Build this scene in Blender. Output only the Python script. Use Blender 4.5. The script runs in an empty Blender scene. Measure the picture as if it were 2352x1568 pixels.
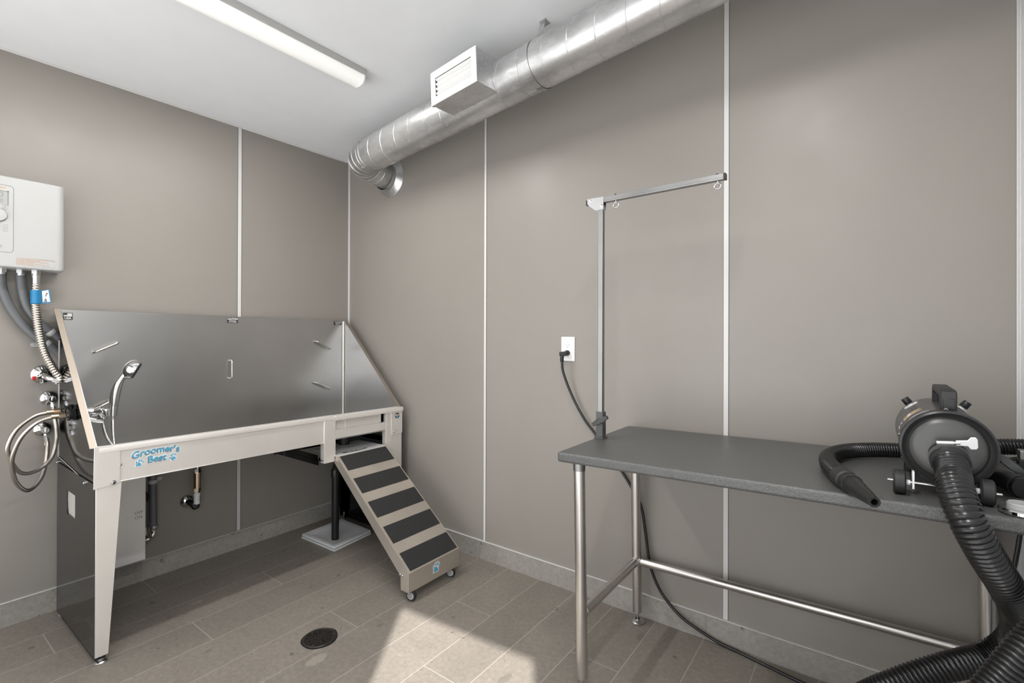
import bpy, math, random
from mathutils import Vector, Matrix
random.seed(7)
S = bpy.context.scene
COL = S.collection

# ------------------------------------------------------------------ camera
F_PX, YAW, PITCH, ROLL, SY = 1119.373, 2.2037, 0.0024, 0.0029, -18.68
cam_d = bpy.data.cameras.new('camera')
cam = bpy.data.objects.new('camera', cam_d); COL.objects.link(cam); S.camera = cam
cam_d.sensor_fit = 'HORIZONTAL'; cam_d.sensor_width = 36.0
cam_d.lens = F_PX / 2352 * 36.0
cam_d.shift_y = SY / 2352
cam_d.clip_start = 0.02
fw = Vector((math.cos(YAW) * math.cos(PITCH), math.sin(YAW) * math.cos(PITCH), math.sin(PITCH)))
rt = Vector((math.sin(YAW), -math.cos(YAW), 0)); up = rt.cross(fw)
r2 = rt * math.cos(ROLL) + up * math.sin(ROLL)
u2 = -rt * math.sin(ROLL) + up * math.cos(ROLL)
cam.matrix_world = Matrix(((r2.x, u2.x, -fw.x, 2.9438), (r2.y, u2.y, -fw.y, -2.0798),
                           (r2.z, u2.z, -fw.z, 1.2395), (0, 0, 0, 1)))

# ------------------------------------------------------------------ sky, sun, exposure
W = bpy.data.worlds.new('sky'); S.world = W; W.use_nodes = True
bg = W.node_tree.nodes['Background']
bg.inputs[0].default_value = (0.93, 0.96, 1.0, 1); bg.inputs[1].default_value = 2.9
sun_d = bpy.data.lights.new('sun', 'SUN'); sun_d.energy = 10.0; sun_d.angle = math.radians(0.8)
sun_d.color = (1.0, 0.98, 0.96)
sun = bpy.data.objects.new('sun', sun_d); COL.objects.link(sun)
sun.rotation_euler = Vector((-1.339, 1.866, -2.03)).to_track_quat('-Z', 'Y').to_euler()
sun.location = (4.2, -4.2, 4.0)
tube_d = bpy.data.lights.new('ceiling_tube', 'AREA'); tube_d.shape = 'RECTANGLE'
tube_d.size = 0.07; tube_d.size_y = 1.2; tube_d.energy = 20.0; tube_d.color = (1.0, 0.985, 0.965)
tube = bpy.data.objects.new('ceiling_tube', tube_d); COL.objects.link(tube)
tube.location = (.952, -1.23, 2.425)
fill_tube = bpy.data.objects.new('ceiling_tube', tube_d.copy()); COL.objects.link(fill_tube)
fill_tube.location = (2.62, -1.70, 2.535); fill_tube.data.energy = 25.0  # added fill lamp, out of view, brightens the right side and under the tub
vs = S.view_settings
vs.view_transform = 'Standard'; vs.look = 'None'; vs.exposure = 0.10; vs.gamma = 1.0
vs.use_curve_mapping = False

# ------------------------------------------------------------------ materials
class N:
    def __init__(s, name):
        s.m = bpy.data.materials.new(name); s.m.use_nodes = True
        s.t = s.m.node_tree; s.b = s.t.nodes['Principled BSDF']
        s.co = None
    def node(s, kind, **kw):
        n = s.t.nodes.new(kind)
        for k, v in kw.items(): setattr(n, k, v)
        return n
    def put(s, sock, v):
        if hasattr(v, 'is_output') or isinstance(v, bpy.types.NodeSocket): s.t.links.new(v, sock)
        else: sock.default_value = v
    def pos(s):
        if s.co is None: s.co = s.node('ShaderNodeTexCoord').outputs['Object']
        return s.co
    def math(s, op, a, b=0.0, c=None):
        n = s.node('ShaderNodeMath', operation=op); s.put(n.inputs[0], a); s.put(n.inputs[1], b)
        if c is not None: s.put(n.inputs[2], c)
        return n.outputs[0]
    def scaled(s, sc, loc=(0, 0, 0), v=None):
        n = s.node('ShaderNodeMapping'); s.put(n.inputs['Vector'], v or s.pos())
        n.inputs['Scale'].default_value = sc; n.inputs['Location'].default_value = loc
        return n.outputs[0]
    def noise(s, v, scale, detail=3, rough=.5):
        n = s.node('ShaderNodeTexNoise'); s.put(n.inputs['Vector'], v)
        n.inputs['Scale'].default_value = scale; n.inputs['Detail'].default_value = detail
        n.inputs['Roughness'].default_value = rough
        return n.outputs['Fac']
    def voro(s, v, scale):
        n = s.node('ShaderNodeTexVoronoi'); s.put(n.inputs['Vector'], v); n.inputs['Scale'].default_value = scale
        return n.outputs['Distance'], n.outputs['Color']
    def ramp(s, v, a, b, lo=0.0, hi=1.0):
        n = s.node('ShaderNodeMapRange'); s.put(n.inputs[0], v)
        n.inputs[1].default_value = a; n.inputs[2].default_value = b
        n.inputs[3].default_value = lo; n.inputs[4].default_value = hi
        return n.outputs[0]
    def mix(s, f, a, b):
        n = s.node('ShaderNodeMix', data_type='RGBA'); s.put(n.inputs[0], f); s.put(n.inputs[6], a); s.put(n.inputs[7], b)
        return n.outputs[2]
    def bump(s, h, strength, dist=.001):
        n = s.node('ShaderNodeBump'); s.put(n.inputs['Height'], h)
        n.inputs['Strength'].default_value = strength; n.inputs['Distance'].default_value = dist
        s.t.links.new(n.outputs[0], s.b.inputs['Normal'])
    def set(s, **kw):
        for k, v in kw.items(): s.put(s.b.inputs[k.replace('_', ' ')], v)
        return s.m

def c4(r, g=None, b=None):
    return (r, r, r, 1) if g is None else (r, g, b, 1)

def plain(name, col, rough=.5, metal=0.0, spec=None, var=0.0):
    n = N(name)
    if var:
        f = n.noise(n.pos(), 9, 4)
        n.set(Base_Color=n.mix(n.ramp(f, .3, .7), c4(*[x * (1 - var) for x in col]), c4(*[min(1, x * (1 + var)) for x in col])))
    else: n.set(Base_Color=c4(*col))
    n.set(Roughness=rough, Metallic=metal)
    if spec is not None: n.set(Specular_IOR_Level=spec)
    return n.m

def steel(name, col, rough, grain=(2, 60, 60), bump=.04, mottling=.10, metal=1.0):
    n = N(name)
    g = n.noise(n.scaled(grain), 14, 3)
    m = n.noise(n.pos(), 5, 4)
    lo = c4(*[x * (1 - mottling) for x in col]); hi = c4(*[min(1, x * (1 + mottling)) for x in col])
    n.set(Base_Color=n.mix(n.ramp(m, .3, .7), lo, hi), Metallic=metal,
          Roughness=n.ramp(n.math('ADD', n.math('MULTIPLY', g, .5), n.math('MULTIPLY', m, .5)), .3, .7, rough * .93, rough * 1.07))
    n.bump(g, bump, .0006)
    return n.m

def spots(n, v, scale, density, radius, seed):
    """mask of separate roundish chips, a share of the cells only"""
    d, c = n.voro(n.scaled((1, 1, 1), (seed, seed * 1.7, seed * .6), v), scale)
    sep = n.node('ShaderNodeSeparateColor'); n.put(sep.inputs[0], c)
    pick = n.math('GREATER_THAN', sep.outputs[0], 1 - density)
    rad = n.math('MULTIPLY_ADD', sep.outputs[1], radius * .8, radius * .3)
    return n.math('MULTIPLY', pick, n.ramp(n.math('SUBTRACT', rad, d), -.01, .03))

def stone(name, base, grout, floor=True):
    n = N(name); p = n.pos()
    sx = n.node('ShaderNodeSeparateXYZ'); n.put(sx.inputs[0], p)
    X, Y, Z = sx.outputs
    if floor:
        row = n.math('FLOOR', n.math('DIVIDE', X, .2))
        fx = n.math('FRACT', n.math('ADD', n.math('DIVIDE', X, .2), 10))
        m3 = n.math('MODULO', n.math('ADD', row, 300), 3)
        ay = n.math('ADD', n.math('DIVIDE', n.math('MULTIPLY_ADD', m3, .4, Y), 1.2), 10)
        ln = n.math('MULTIPLY', n.math('MINIMUM', fx, n.math('SUBTRACT', 1, fx)), .2)
    else:
        ay = n.math('ADD', n.math('DIVIDE', n.math('ADD', X, Y), 1.2), 10)
        row = n.math('FLOOR', ay); ln = n.math('ADD', n.math('MULTIPLY', Z, 0), 1)
    fy = n.math('FRACT', ay)
    lm = n.math('MULTIPLY', n.math('MINIMUM', fy, n.math('SUBTRACT', 1, fy)), 1.2)
    dist = n.math('MINIMUM', ln, lm)
    gm = n.ramp(dist, .0012, .0020, 1, 0)
    wn = n.node('ShaderNodeTexWhiteNoise', noise_dimensions='2D')
    cb = n.node('ShaderNodeCombineXYZ'); n.put(cb.inputs[0], row); n.put(cb.inputs[1], n.math('FLOOR', ay))
    n.put(wn.inputs['Vector'], cb.outputs[0])
    tone = n.ramp(wn.outputs['Value'], 0, 1, .93, 1.07)
    fine = n.noise(p, 55, 5, .65); cloud = n.noise(p, 6, 4)
    tone = n.math('MULTIPLY', tone, n.ramp(fine, .25, .75, .80, 1.16))
    tone = n.math('MULTIPLY', tone, n.ramp(cloud, .3, .7, .94, 1.06))
    vm = n.node('ShaderNodeVectorMath', operation='SCALE'); vm.inputs[0].default_value = base; n.put(vm.inputs['Scale'], tone)
    col = vm.outputs[0]
    warp = n.node('ShaderNodeTexNoise'); n.put(warp.inputs['Vector'], p); warp.inputs['Scale'].default_value = 28; warp.inputs['Detail'].default_value = 4
    wv = n.node('ShaderNodeVectorMath', operation='MULTIPLY_ADD'); n.put(wv.inputs[0], warp.outputs['Color']); wv.inputs[1].default_value = (.03, .03, .03); n.put(wv.inputs[2], p)
    pw = wv.outputs[0]
    long = n.scaled((1.5, .8, 1.2), (0, 0, 0), pw)
    dk = tuple(x * .42 for x in base); lt = tuple(min(1, x * 1.45) for x in base)
    col = n.mix(n.math('MULTIPLY', spots(n, long, 6.5, .16, .17, 1.3), .55), col, c4(*[x * .62 for x in base]))
    col = n.mix(n.math('MULTIPLY', spots(n, long, 5, .10, .18, 4.1), .8), col, c4(*lt))
    col = n.mix(n.math('MULTIPLY', spots(n, pw, 15, .22, .17, 7.7), .75), col, c4(*dk))
    col = n.mix(n.math('MULTIPLY', spots(n, p, 45, .30, .17, 2.9), .7), col, c4(*[x * .5 for x in base]))
    col = n.mix(n.math('MULTIPLY', spots(n, p, 38, .14, .20, 9.1), .6), col, c4(*lt))
    col = n.mix(n.math('MULTIPLY', spots(n, p, 120, .30, .22, 5.5), .55), col, c4(*dk))
    col = n.mix(gm, col, c4(*grout))
    n.set(Base_Color=col, Roughness=.52)
    n.bump(n.math('SUBTRACT', fine, n.math('MULTIPLY', gm, .8)), .12, .0008)
    return n.m

def wall_mat(name, col):
    n = N(name); p = n.pos()
    f = n.noise(p, 420, 2); cl = n.noise(n.scaled((1, 1, .5)), 1.3, 4)
    n.set(Base_Color=n.mix(n.ramp(cl, .3, .7), c4(*[x * .955 for x in col]), c4(*[x * 1.045 for x in col])),
          Roughness=n.ramp(n.noise(p, 3, 3), .3, .7, .36, .48), Specular_IOR_Level=.45)
    n.bump(f, .10, .0004)
    return n.m

def galv(name, col, rough):
    """zinc coated sheet: dull clouded patches and pale rubbed streaks"""
    n = N(name); p = n.pos()
    big = n.noise(n.scaled((.8, 1.3, 1.3), (3, 1, 2)), 5, 3, .55)
    fine = n.noise(n.scaled((1, 3, 3)), 34, 3, .6)
    st = n.noise(n.scaled((1.2, 2.5, 2.5), (5, 2, 7)), 16, 2, .5)
    v = n.math('ADD', n.math('MULTIPLY', n.ramp(big, .36, .64), .72), n.math('MULTIPLY', n.ramp(fine, .3, .7), .28))
    c = n.mix(v, c4(*[x * .66 for x in col]), c4(*[min(1, x * 1.05) for x in col]))
    c = n.mix(n.math('MULTIPLY', n.ramp(st, .62, .70), .35), c, c4(*[min(1, x * 1.25) for x in col]))
    n.set(Base_Color=c, Metallic=.85, Roughness=n.ramp(v, 0, 1, rough * 1.15, rough * .9))
    return n.m

M = {}
M['wall'] = wall_mat('panel_grey', (.258, .237, .212))
M['ceiling'] = plain('ceiling_white', (.79, .807, .823), .85, var=.012)
M['trim'] = plain('trim_white', (.60, .59, .575), .45)
M['trim_dark'] = plain('joint_dark', (.10, .095, .09), .6)
M['floor'] = stone('floor_stone', (.198, .175, .149), (.33, .30, .265))
M['base'] = stone('baseboard_stone', (.275, .257, .232), (.20, .188, .17), False)
M['ground'] = plain('pavement', (.80, .79, .78), .9, var=.05)
M['steel'] = steel('brushed_steel', (.78, .745, .70), .36, mottling=.04, metal=.5)
M['steel_in'] = steel('tub_steel', (.50, .495, .485), .30, bump=.015, mottling=.03)
M['steel_box'] = steel('box_steel', (.80, .80, .80), .30, mottling=.05, metal=.35)
M['steel_edge'] = steel('edge_steel', (.42, .365, .31), .60, mottling=.04)
M['steel_ramp'] = steel('ramp_steel', (.47, .42, .365), .36, metal=.6)
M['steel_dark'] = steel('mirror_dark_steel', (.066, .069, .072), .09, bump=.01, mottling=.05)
M['steel_tube'] = steel('tube_steel', (.60, .575, .545), .33, (60, 60, 2))
M['chrome'] = plain('chrome', (.64, .635, .63), .07, 1.0)
M['zinc'] = plain('zinc', (.52, .52, .515), .30, 1.0)
M['galv'] = galv('galvanised', (.66, .66, .66), .34)
M['galv_flat'] = galv('galvanised_flat', (.62, .62, .62), .32)
M['alu'] = steel('aluminium', (.27, .27, .265), .40, (2, 60, 60))
M['white'] = plain('enamel_white', (.42, .42, .41), .38)
M['white_pl'] = plain('plastic_white', (.80, .80, .80), .35)
M['grille'] = plain('grille_white', (.84, .84, .83), .5)
M['black'] = plain('black_plastic', (.009, .009, .009), .38)
M['black_soft'] = plain('black_rubber', (.016, .016, .016), .55)
M['hose'] = plain('hose_black', (.010, .010, .010), .27)
M['cord'] = plain('cord_black', (.010, .010, .010), .32)
M['conduit'] = plain('conduit_grey', (.105, .11, .115), .42, var=.1)
M['conduit_dk'] = plain('conduit_dark', (.045, .045, .045), .40)
M['char'] = plain('charcoal_paint', (.062, .061, .059), .34, spec=.5)
M['char_dk'] = plain('charcoal_dark', (.018, .018, .018), .3)
M['knob_grey'] = plain('grey_plastic', (.36, .36, .36), .5)
M['braid'] = steel('braided_steel', (.52, .48, .43), .34, (60, 60, 60), .25)
M['ripple'] = plain('corrugated_steel', (.74, .69, .62), .2, 1.0)
M['brass'] = plain('brass', (.62, .50, .36), .28, 1.0)
M['blue'] = plain('decal_blue', (.075, .33, .50), .45)
M['tag_blue'] = plain('tag_blue', (.01, .17, .36), .4)
M['ink'] = plain('ink_dark', (.03, .03, .032), .5)
M['ink_grey'] = plain('ink_grey', (.22, .22, .22), .5)
M['ink_brown'] = plain('ink_brown', (.16, .12, .09), .5)
M['paper'] = plain('paper_white', (.80, .80, .79), .5)
M['orange'] = plain('ink_orange', (.55, .27, .10), .5)
M['tan'] = plain('label_tan', (.42, .30, .18), .5)
M['silver'] = plain('label_silver', (.32, .32, .32), .35, .4)
M['lcd'] = plain('lcd_grey', (.34, .345, .33), .25)
M['red'] = plain('red_plastic', (.45, .01, .015), .35)
M['porcelain'] = plain('floor_sink_white', (.62, .63, .63), .35)
M['iron'] = plain('grate_iron', (.055, .048, .042), .42, .6)
M['void'] = plain('dark_void', (.004, .004, .004), .9)
n_ = N('tread_grit')
g_ = n_.noise(n_.pos(), 900, 2)
n_.set(Base_Color=n_.mix(spots(n_, n_.pos(), 160, .14, .22, 3.3), c4(.015, .015, .015), c4(.11, .11, .11)), Roughness=.75)
n_.bump(g_, .5, .001); M['tread'] = n_.m
n_ = N('textured_grey_vinyl')
g_ = n_.noise(n_.pos(), 260, 3, .6)
n_.set(Base_Color=n_.mix(n_.ramp(g_, .35, .65), c4(.066, .067, .066), c4(.105, .105, .102)), Roughness=.37)
n_.bump(g_, .55, .0016); M['tabletop'] = n_.m
n_ = N('lamp_lens')
n_.set(Base_Color=c4(.9, .9, .88), Roughness=.4, Emission_Color=c4(1, .985, .95), Emission_Strength=.22); M['lens'] = n_.m

# ------------------------------------------------------------------ mesh building
V3 = Vector
class MB:
    def __init__(s): s.v = []; s.f = []; s.m = []; s.s = []
    def add(s, vs, fs, mat=0, smooth=False):
        o = len(s.v); s.v += [V3(v) for v in vs]
        for f in fs:
            s.f.append([i + o for i in f]); s.m.append(mat); s.s.append(smooth)
        return s
    def box(s, x0, x1, y0, y1, z0, z1, mat=0):
        return s.add([(x, y, z) for x in (x0, x1) for y in (y0, y1) for z in (z0, z1)],
                     [(0, 1, 3, 2), (4, 6, 7, 5), (0, 4, 5, 1), (2, 3, 7, 6), (0, 2, 6, 4), (1, 5, 7, 3)], mat)
    def obox(s, c, u, v, w, a, b, d, mat=0):
        c, u, v, w = V3(c), V3(u).normalized(), V3(v).normalized(), V3(w).normalized()
        return s.add([c + u * (i * a) + v * (j * b) + w * (k * d) for i in (-1, 1) for j in (-1, 1) for k in (-1, 1)],
                     [(0, 1, 3, 2), (4, 6, 7, 5), (0, 4, 5, 1), (2, 3, 7, 6), (0, 2, 6, 4), (1, 5, 7, 3)], mat)
    def prism(s, poly, o, u, v, n, d0, d1, mat=0, smooth=False):
        o, u, v, n = V3(o), V3(u), V3(v), V3(n); k = len(poly)
        a = [o + u * p[0] + v * p[1] + n * d0 for p in poly]; b = [o + u * p[0] + v * p[1] + n * d1 for p in poly]
        fs = [tuple(range(k - 1, -1, -1)), tuple(range(k, 2 * k))]
        s.add(a + b, fs, mat)
        return s.add(a + b, [(i, (i + 1) % k, (i + 1) % k + k, i + k) for i in range(k)], mat, smooth)
    def tube(s, pts, r, n=16, mat=0, caps=True, smooth=True):
        pts = [V3(p) for p in pts]; k = len(pts)
        rs = r if isinstance(r, (list, tuple)) else [r] * k
        T = []
        for i in range(k):
            d = pts[min(i + 1, k - 1)] - pts[max(i - 1, 0)]
            T.append(d.normalized() if d.length > 1e-9 else (T[-1] if T else V3((0, 0, 1))))
        ref = V3((0, 0, 1)) if abs(T[0].z) < .9 else V3((1, 0, 0))
        nrm = (ref - T[0] * ref.dot(T[0])).normalized()
        vs = []
        for i in range(k):
            nrm = (nrm - T[i] * nrm.dot(T[i])).normalized(); bn = T[i].cross(nrm)
            for j in range(n):
                a = 2 * math.pi * j / n
                vs.append(pts[i] + (nrm * math.cos(a) + bn * math.sin(a)) * rs[i])
        fs = [(i * n + j, i * n + (j + 1) % n, (i + 1) * n + (j + 1) % n, (i + 1) * n + j) for i in range(k - 1) for j in range(n)]
        s.add(vs, fs, mat, smooth)
        if caps: s.add(vs[:n] + vs[-n:], [tuple(range(n - 1, -1, -1)), tuple(range(n, 2 * n))], mat)
        return s
    def lathe(s, prof, o, axis, n=32, mat=0, smooth=True, closed=False):
        o, ax = V3(o), V3(axis).normalized()
        ref = V3((0, 0, 1)) if abs(ax.z) < .9 else V3((1, 0, 0))
        a = (ref - ax * ref.dot(ax)).normalized(); b = ax.cross(a); vs = []
        for r, t in prof:
            for j in range(n):
                q = 2 * math.pi * j / n
                vs.append(o + ax * t + (a * math.cos(q) + b * math.sin(q)) * max(r, 1e-5))
        k = len(prof)
        s.add(vs, [(i * n + j, i * n + (j + 1) % n, (i + 1) * n + (j + 1) % n, (i + 1) * n + j) for i in range(k - 1) for j in range(n)], mat, smooth)
        if closed:
            i = k - 1
            s.add([vs[i * n + j] for j in range(n)] + vs[:n], [(j, (j + 1) % n, (j + 1) % n + n, j + n) for j in range(n)], mat, smooth)
        return s
    def rod(s, p0, p1, r, n=16, mat=0): return s.tube([p0, p1], r, n, mat)
    def text(s, body, size, o, u, v, n, lift, mat, bold=0.0, align='CENTER', shear=0.0, arc=0.0):
        vs, fs = text_mesh(body, size, bold, align, shear)
        o, u, v, n = V3(o), V3(u).normalized(), V3(v).normalized(), V3(n).normalized()
        return s.add([o + u * x + v * (y + arc * x * x) + n * lift for x, y in vs], fs, mat)
    def disc(s, poly, o, u, v, n, lift, mat):
        o, u, v, n = V3(o), V3(u), V3(v), V3(n)
        return s.add([o + u * p[0] + v * p[1] + n * lift for p in poly], [tuple(range(len(poly)))], mat)
    def build(s, name, mats, parent=None, xf=None, bev=0.0, seg=2, loc=None):
        me = bpy.data.meshes.new(name)
        root = parent
        off = V3((0, 0, 0))
        while root is not None and root.parent is not None: root = root.parent
        if root is not None: off = root.location.copy()
        elif loc is not None: off = V3(loc)
        vs = [xf(v) if xf else v for v in s.v]
        me.from_pydata([tuple(v - off) for v in vs], [], s.f)
        if isinstance(mats, str): mats = [mats]
        for k in mats: me.materials.append(M[k])
        me.polygons.foreach_set('material_index', s.m)
        me.polygons.foreach_set('use_smooth', s.s)
        me.update()
        import bmesh
        bm = bmesh.new(); bm.from_mesh(me)
        bmesh.ops.remove_doubles(bm, verts=bm.verts, dist=1e-6)
        bmesh.ops.recalc_face_normals(bm, faces=bm.faces)
        bm.to_mesh(me); bm.free()
        me.set_sharp_from_angle(angle=math.radians(38))
        ob = bpy.data.objects.new(name, me); COL.objects.link(ob)
        if parent is not None: ob.parent = parent
        elif loc is not None: ob.location = loc
        if bev:
            b = ob.modifiers.new('bevel', 'BEVEL'); b.width = bev; b.segments = seg; b.limit_method = 'ANGLE'; b.angle_limit = math.radians(40)
        return ob

_tc = {}
def text_mesh(body, size, bold, align, shear):
    key = (body, size, bold, align, shear)
    if key not in _tc:
        cu = bpy.data.curves.new('lettering', 'FONT'); cu.body = body; cu.size = size; cu.offset = bold
        cu.align_x = align; cu.align_y = 'CENTER'; cu.shear = shear; cu.resolution_u = 3; cu.fill_mode = 'FRONT'
        ob = bpy.data.objects.new('lettering', cu); COL.objects.link(ob)
        dg = bpy.context.evaluated_depsgraph_get()
        me = bpy.data.meshes.new_from_object(ob.evaluated_get(dg))
        _tc[key] = ([(v.co.x, v.co.y) for v in me.vertices], [tuple(p.vertices) for p in me.polygons])
        bpy.data.objects.remove(ob); bpy.data.curves.remove(cu); bpy.data.meshes.remove(me)
    return _tc[key]

def tag(o, label, cat, group=None):
    o['label'] = label; o['category'] = cat
    if group: o['group'] = group
    return o
def thing(name, label, cat, loc, rot=None, group=None):
    o = bpy.data.objects.new(name, None); COL.objects.link(o); o.location = loc; o.empty_display_size = .05
    if rot: o.rotation_euler = rot
    return tag(o, label, cat, group)
def struct(o):
    o['kind'] = 'structure'; return o
def lab(o, t): o['label'] = t; return o

def curve(ctrl, step=.01):
    """Catmull-Rom through the control points, evenly resampled"""
    P = [V3(p) for p in ctrl]; P = [P[0] * 2 - P[1]] + P + [P[-1] * 2 - P[-2]]
    raw = []
    for i in range(1, len(P) - 2):
        a, b, c, d = P[i - 1:i + 3]
        for k in range(24):
            t = k / 24
            raw.append(.5 * ((2 * b) + (c - a) * t + (2 * a - 5 * b + 4 * c - d) * t * t + (3 * b - a - 3 * c + d) * t ** 3))
    raw.append(P[-2])
    L = [0.0]
    for i in range(1, len(raw)): L.append(L[-1] + (raw[i] - raw[i - 1]).length)
    n = max(2, int(L[-1] / step)); out = []; j = 0
    for k in range(n + 1):
        s = L[-1] * k / n
        while j < len(L) - 2 and L[j + 1] < s: j += 1
        t = (s - L[j]) / max(1e-9, L[j + 1] - L[j])
        out.append(raw[j].lerp(raw[j + 1], min(1, max(0, t))))
    return out
def ribbed(ctrl, r, pitch, depth, n=24, mb=None, mat=0):
    pts = curve(ctrl, pitch / 5); pat = [0, .55, 1, 1, .55]
    rs = [r - depth + depth * pat[i % 5] for i in range(len(pts))]
    return (mb or MB()).tube(pts, rs, n, mat)
def rrect(x0, x1, y0, y1, r, k=6):
    out = []
    for cx, cy, a0 in ((x1 - r, y1 - r, 0), (x0 + r, y1 - r, 90), (x0 + r, y0 + r, 180), (x1 - r, y0 + r, 270)):
        for i in range(k + 1):
            a = math.radians(a0 + 90 * i / k); out.append((cx + r * math.cos(a), cy + r * math.sin(a)))
    return out
def ell(cx, cy, a, b, n=20, rot=0.0):
    out = []
    for i in range(n):
        q = 2 * math.pi * i / n; x, y = a * math.cos(q), b * math.sin(q)
        out.append((cx + x * math.cos(rot) - y * math.sin(rot), cy + x * math.sin(rot) + y * math.cos(rot)))
    return out
def hexnut(mb, p0, p1, r, mat=0): return mb.tube([p0, p1], r, 6, mat, True, False)
def paw(mb, o, u, v, n, s, tilt, mo, mf):
    """a paw print: pad and four toes, outlined"""
    u, v = V3(u), V3(v); c, q = math.cos(tilt), math.sin(tilt)
    U = u * c + v * q; Vv = v * c - u * q
    pad = [(-.30, -.52), (-.05, -.40), (.20, -.44), (.34, -.30), (.32, -.10), (.14, .06), (-.06, .14), (-.24, .02), (-.34, -.18), (-.40, -.40)]
    toes = [(-.46, .12, .10, .17, .35), (-.20, .42, .095, .21, .12), (.10, .50, .095, .21, -.08), (.38, .34, .09, .20, -.28)]
    def sc(p, k, cx, cy): return [((x - cx) * k + cx, (y - cy) * k + cy) for x, y in p]
    mb.disc([(x * s, y * s) for x, y in sc(pad, 1.32, -.02, -.2)], o, U, Vv, n, .0004, mo)
    for cx, cy, a, b, r in toes: mb.disc([(x * s, y * s) for x, y in ell(cx, cy, a + .09, b + .09, 16, r)], o, U, Vv, n, .0004, mo)
    mb.disc([(x * s, y * s) for x, y in pad], o, U, Vv, n, .0009, mf)
    for cx, cy, a, b, r in toes: mb.disc([(x * s, y * s) for x, y in ell(cx, cy, a, b, 16, r)], o, U, Vv, n, .0009, mf)
UX, UY, UZ = V3((1, 0, 0)), V3((0, 1, 0)), V3((0, 0, 1))

# ------------------------------------------------------------------ the room
H = 2.44; RX = 3.309; SL = .066
def zc(x): return H + SL * x          # the ceiling rises gently away from the left wall
struct(MB().box(-.1, RX + .1, -2.75, .1, -.06, 0).build('floor', 'floor'))
struct(MB().prism([(-.1, zc(-.1)), (RX + .1, zc(RX + .1)), (RX + .1, zc(RX + .1) + .2), (-.1, zc(-.1) + .2)], (0, 0, 0), UX, UZ, UY, -2.75, .1).build('ceiling', 'ceiling'))
struct(MB().box(-.08, 0, -2.75, .08, 0, H + .02).build('wall_left', 'wall'))
struct(MB().prism([(0, 0), (RX + .08, 0), (RX + .08, zc(RX) + .02), (0, H + .02)], (0, 0, 0), UX, UZ, UY, 0, .08).build('wall_right', 'wall'))
struct(MB().box(RX, RX + .08, -2.41, 0, 0, zc(RX) + .02).build('wall_side', 'ceiling'))
# the wall behind the camera, with the open doorway the daylight comes through
wb = MB(); k_ = .087
def yb(x): return -2.43 + k_ * (x - 2.56)
def slab(x0, x1, z0, z1):
    wb.add([(x0, yb(x0), z0), (x1, yb(x1), z0), (x1, yb(x1), z1), (x0, yb(x0), z1),
            (x0, yb(x0) - .03, z0), (x1, yb(x1) - .03, z0), (x1, yb(x1) - .03, z1), (x0, yb(x0) - .03, z1)],
           [(0, 1, 2, 3), (7, 6, 5, 4), (0, 4, 5, 1), (1, 5, 6, 2), (2, 6, 7, 3), (3, 7, 4, 0)])
slab(0, .08, 0, 2.66); slab(2.50, 2.56, 0, 2.66); slab(3.25, RX, 0, 2.66); slab(2.56, 3.25, 2.03, 2.66)
slab(.08, 2.50, 0, .12); slab(.08, 2.50, 2.30, 2.66)
struct(wb.build('wall_back', 'wall'))
wb = MB()
for xm in (.08, .87, 1.66, 2.45): slab(xm, xm + .05, .12, 2.30)
slab(.08, 2.50, .12, .17); slab(.08, 2.50, 2.25, 2.30)
struct(wb.build('window_1', 'alu'))  # glazed front is unseen, added to let in more even daylight
# unseen canopy, added and shaped to keep sun off the glazing but not the doorway
b = MB(); pl = [(-2.2, -2.72), (2.53, -2.48), (2.53 + 1.62, -2.48 - 2.2), (-2.2, -4.8)]
b.prism(pl, (0, 0, 2.34), UX, UY, UZ, 0, .06); struct(b.build('trim_9', 'trim'))
struct(MB().box(-3, 7, -8, -2.76, -.08, -.01).build('ground', 'ground'))  # unseen outdoor slab, added and kept pale to bounce sun indoors
# base tiles with a thin metal edge on top
struct(MB().box(0, .007, -2.6, 0, 0, .100).build('baseboard_left', 'base'))
struct(MB().box(0, RX, -.007, 0, 0, .100).build('baseboard_right', 'base'))
struct(MB().box(RX - .007, RX, -2.3, 0, 0, .100).build('baseboard_side', 'base'))
def tr(i, b, bev=.0012, mats='trim'): struct(b.build('trim_%d' % i, mats, bev=bev))
tr(1, MB().box(0, .0085, -2.6, -.0085, .100, .1025).box(.0, RX - .0085, -.0085, 0, .100, .1025), 0, 'trim')
tr(2, MB().box(0, .004, -.7485, -.7295, .104, H - .011))                 # joint strip, left wall
tr(3, MB().box(0, .010, -.010, 0, .104, H))                              # inside corner
tr(4, MB().box(1.229, 1.243, -.004, 0, .104, zc(1.23)))
tr(5, MB().box(2.472, 2.4905, -.004, 0, .104, zc(2.47)))
tr(6, MB().box(RX - .005, RX, -.012, 0, .104, zc(RX)).box(RX - .009, RX, -.0045, 0, .104, zc(RX)))
tr(7, MB().box(0, .006, -2.6, -.01, H - .010, H).prism([(.01, zc(.01) - .01), (RX, zc(RX) - .01), (RX, zc(RX)), (.01, zc(.01))], (0, 0, 0), UX, UZ, UY, -.006, 0))
tr(8, MB().box(0, .0015, -.7510, -.7270, .104, H - .011).box(1.2278, 1.2442, -.0015, 0, .104, zc(1.22))
   .box(2.4708, 2.4918, -.0015, 0, .104, zc(2.46)), 0, 'trim_dark')

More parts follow.
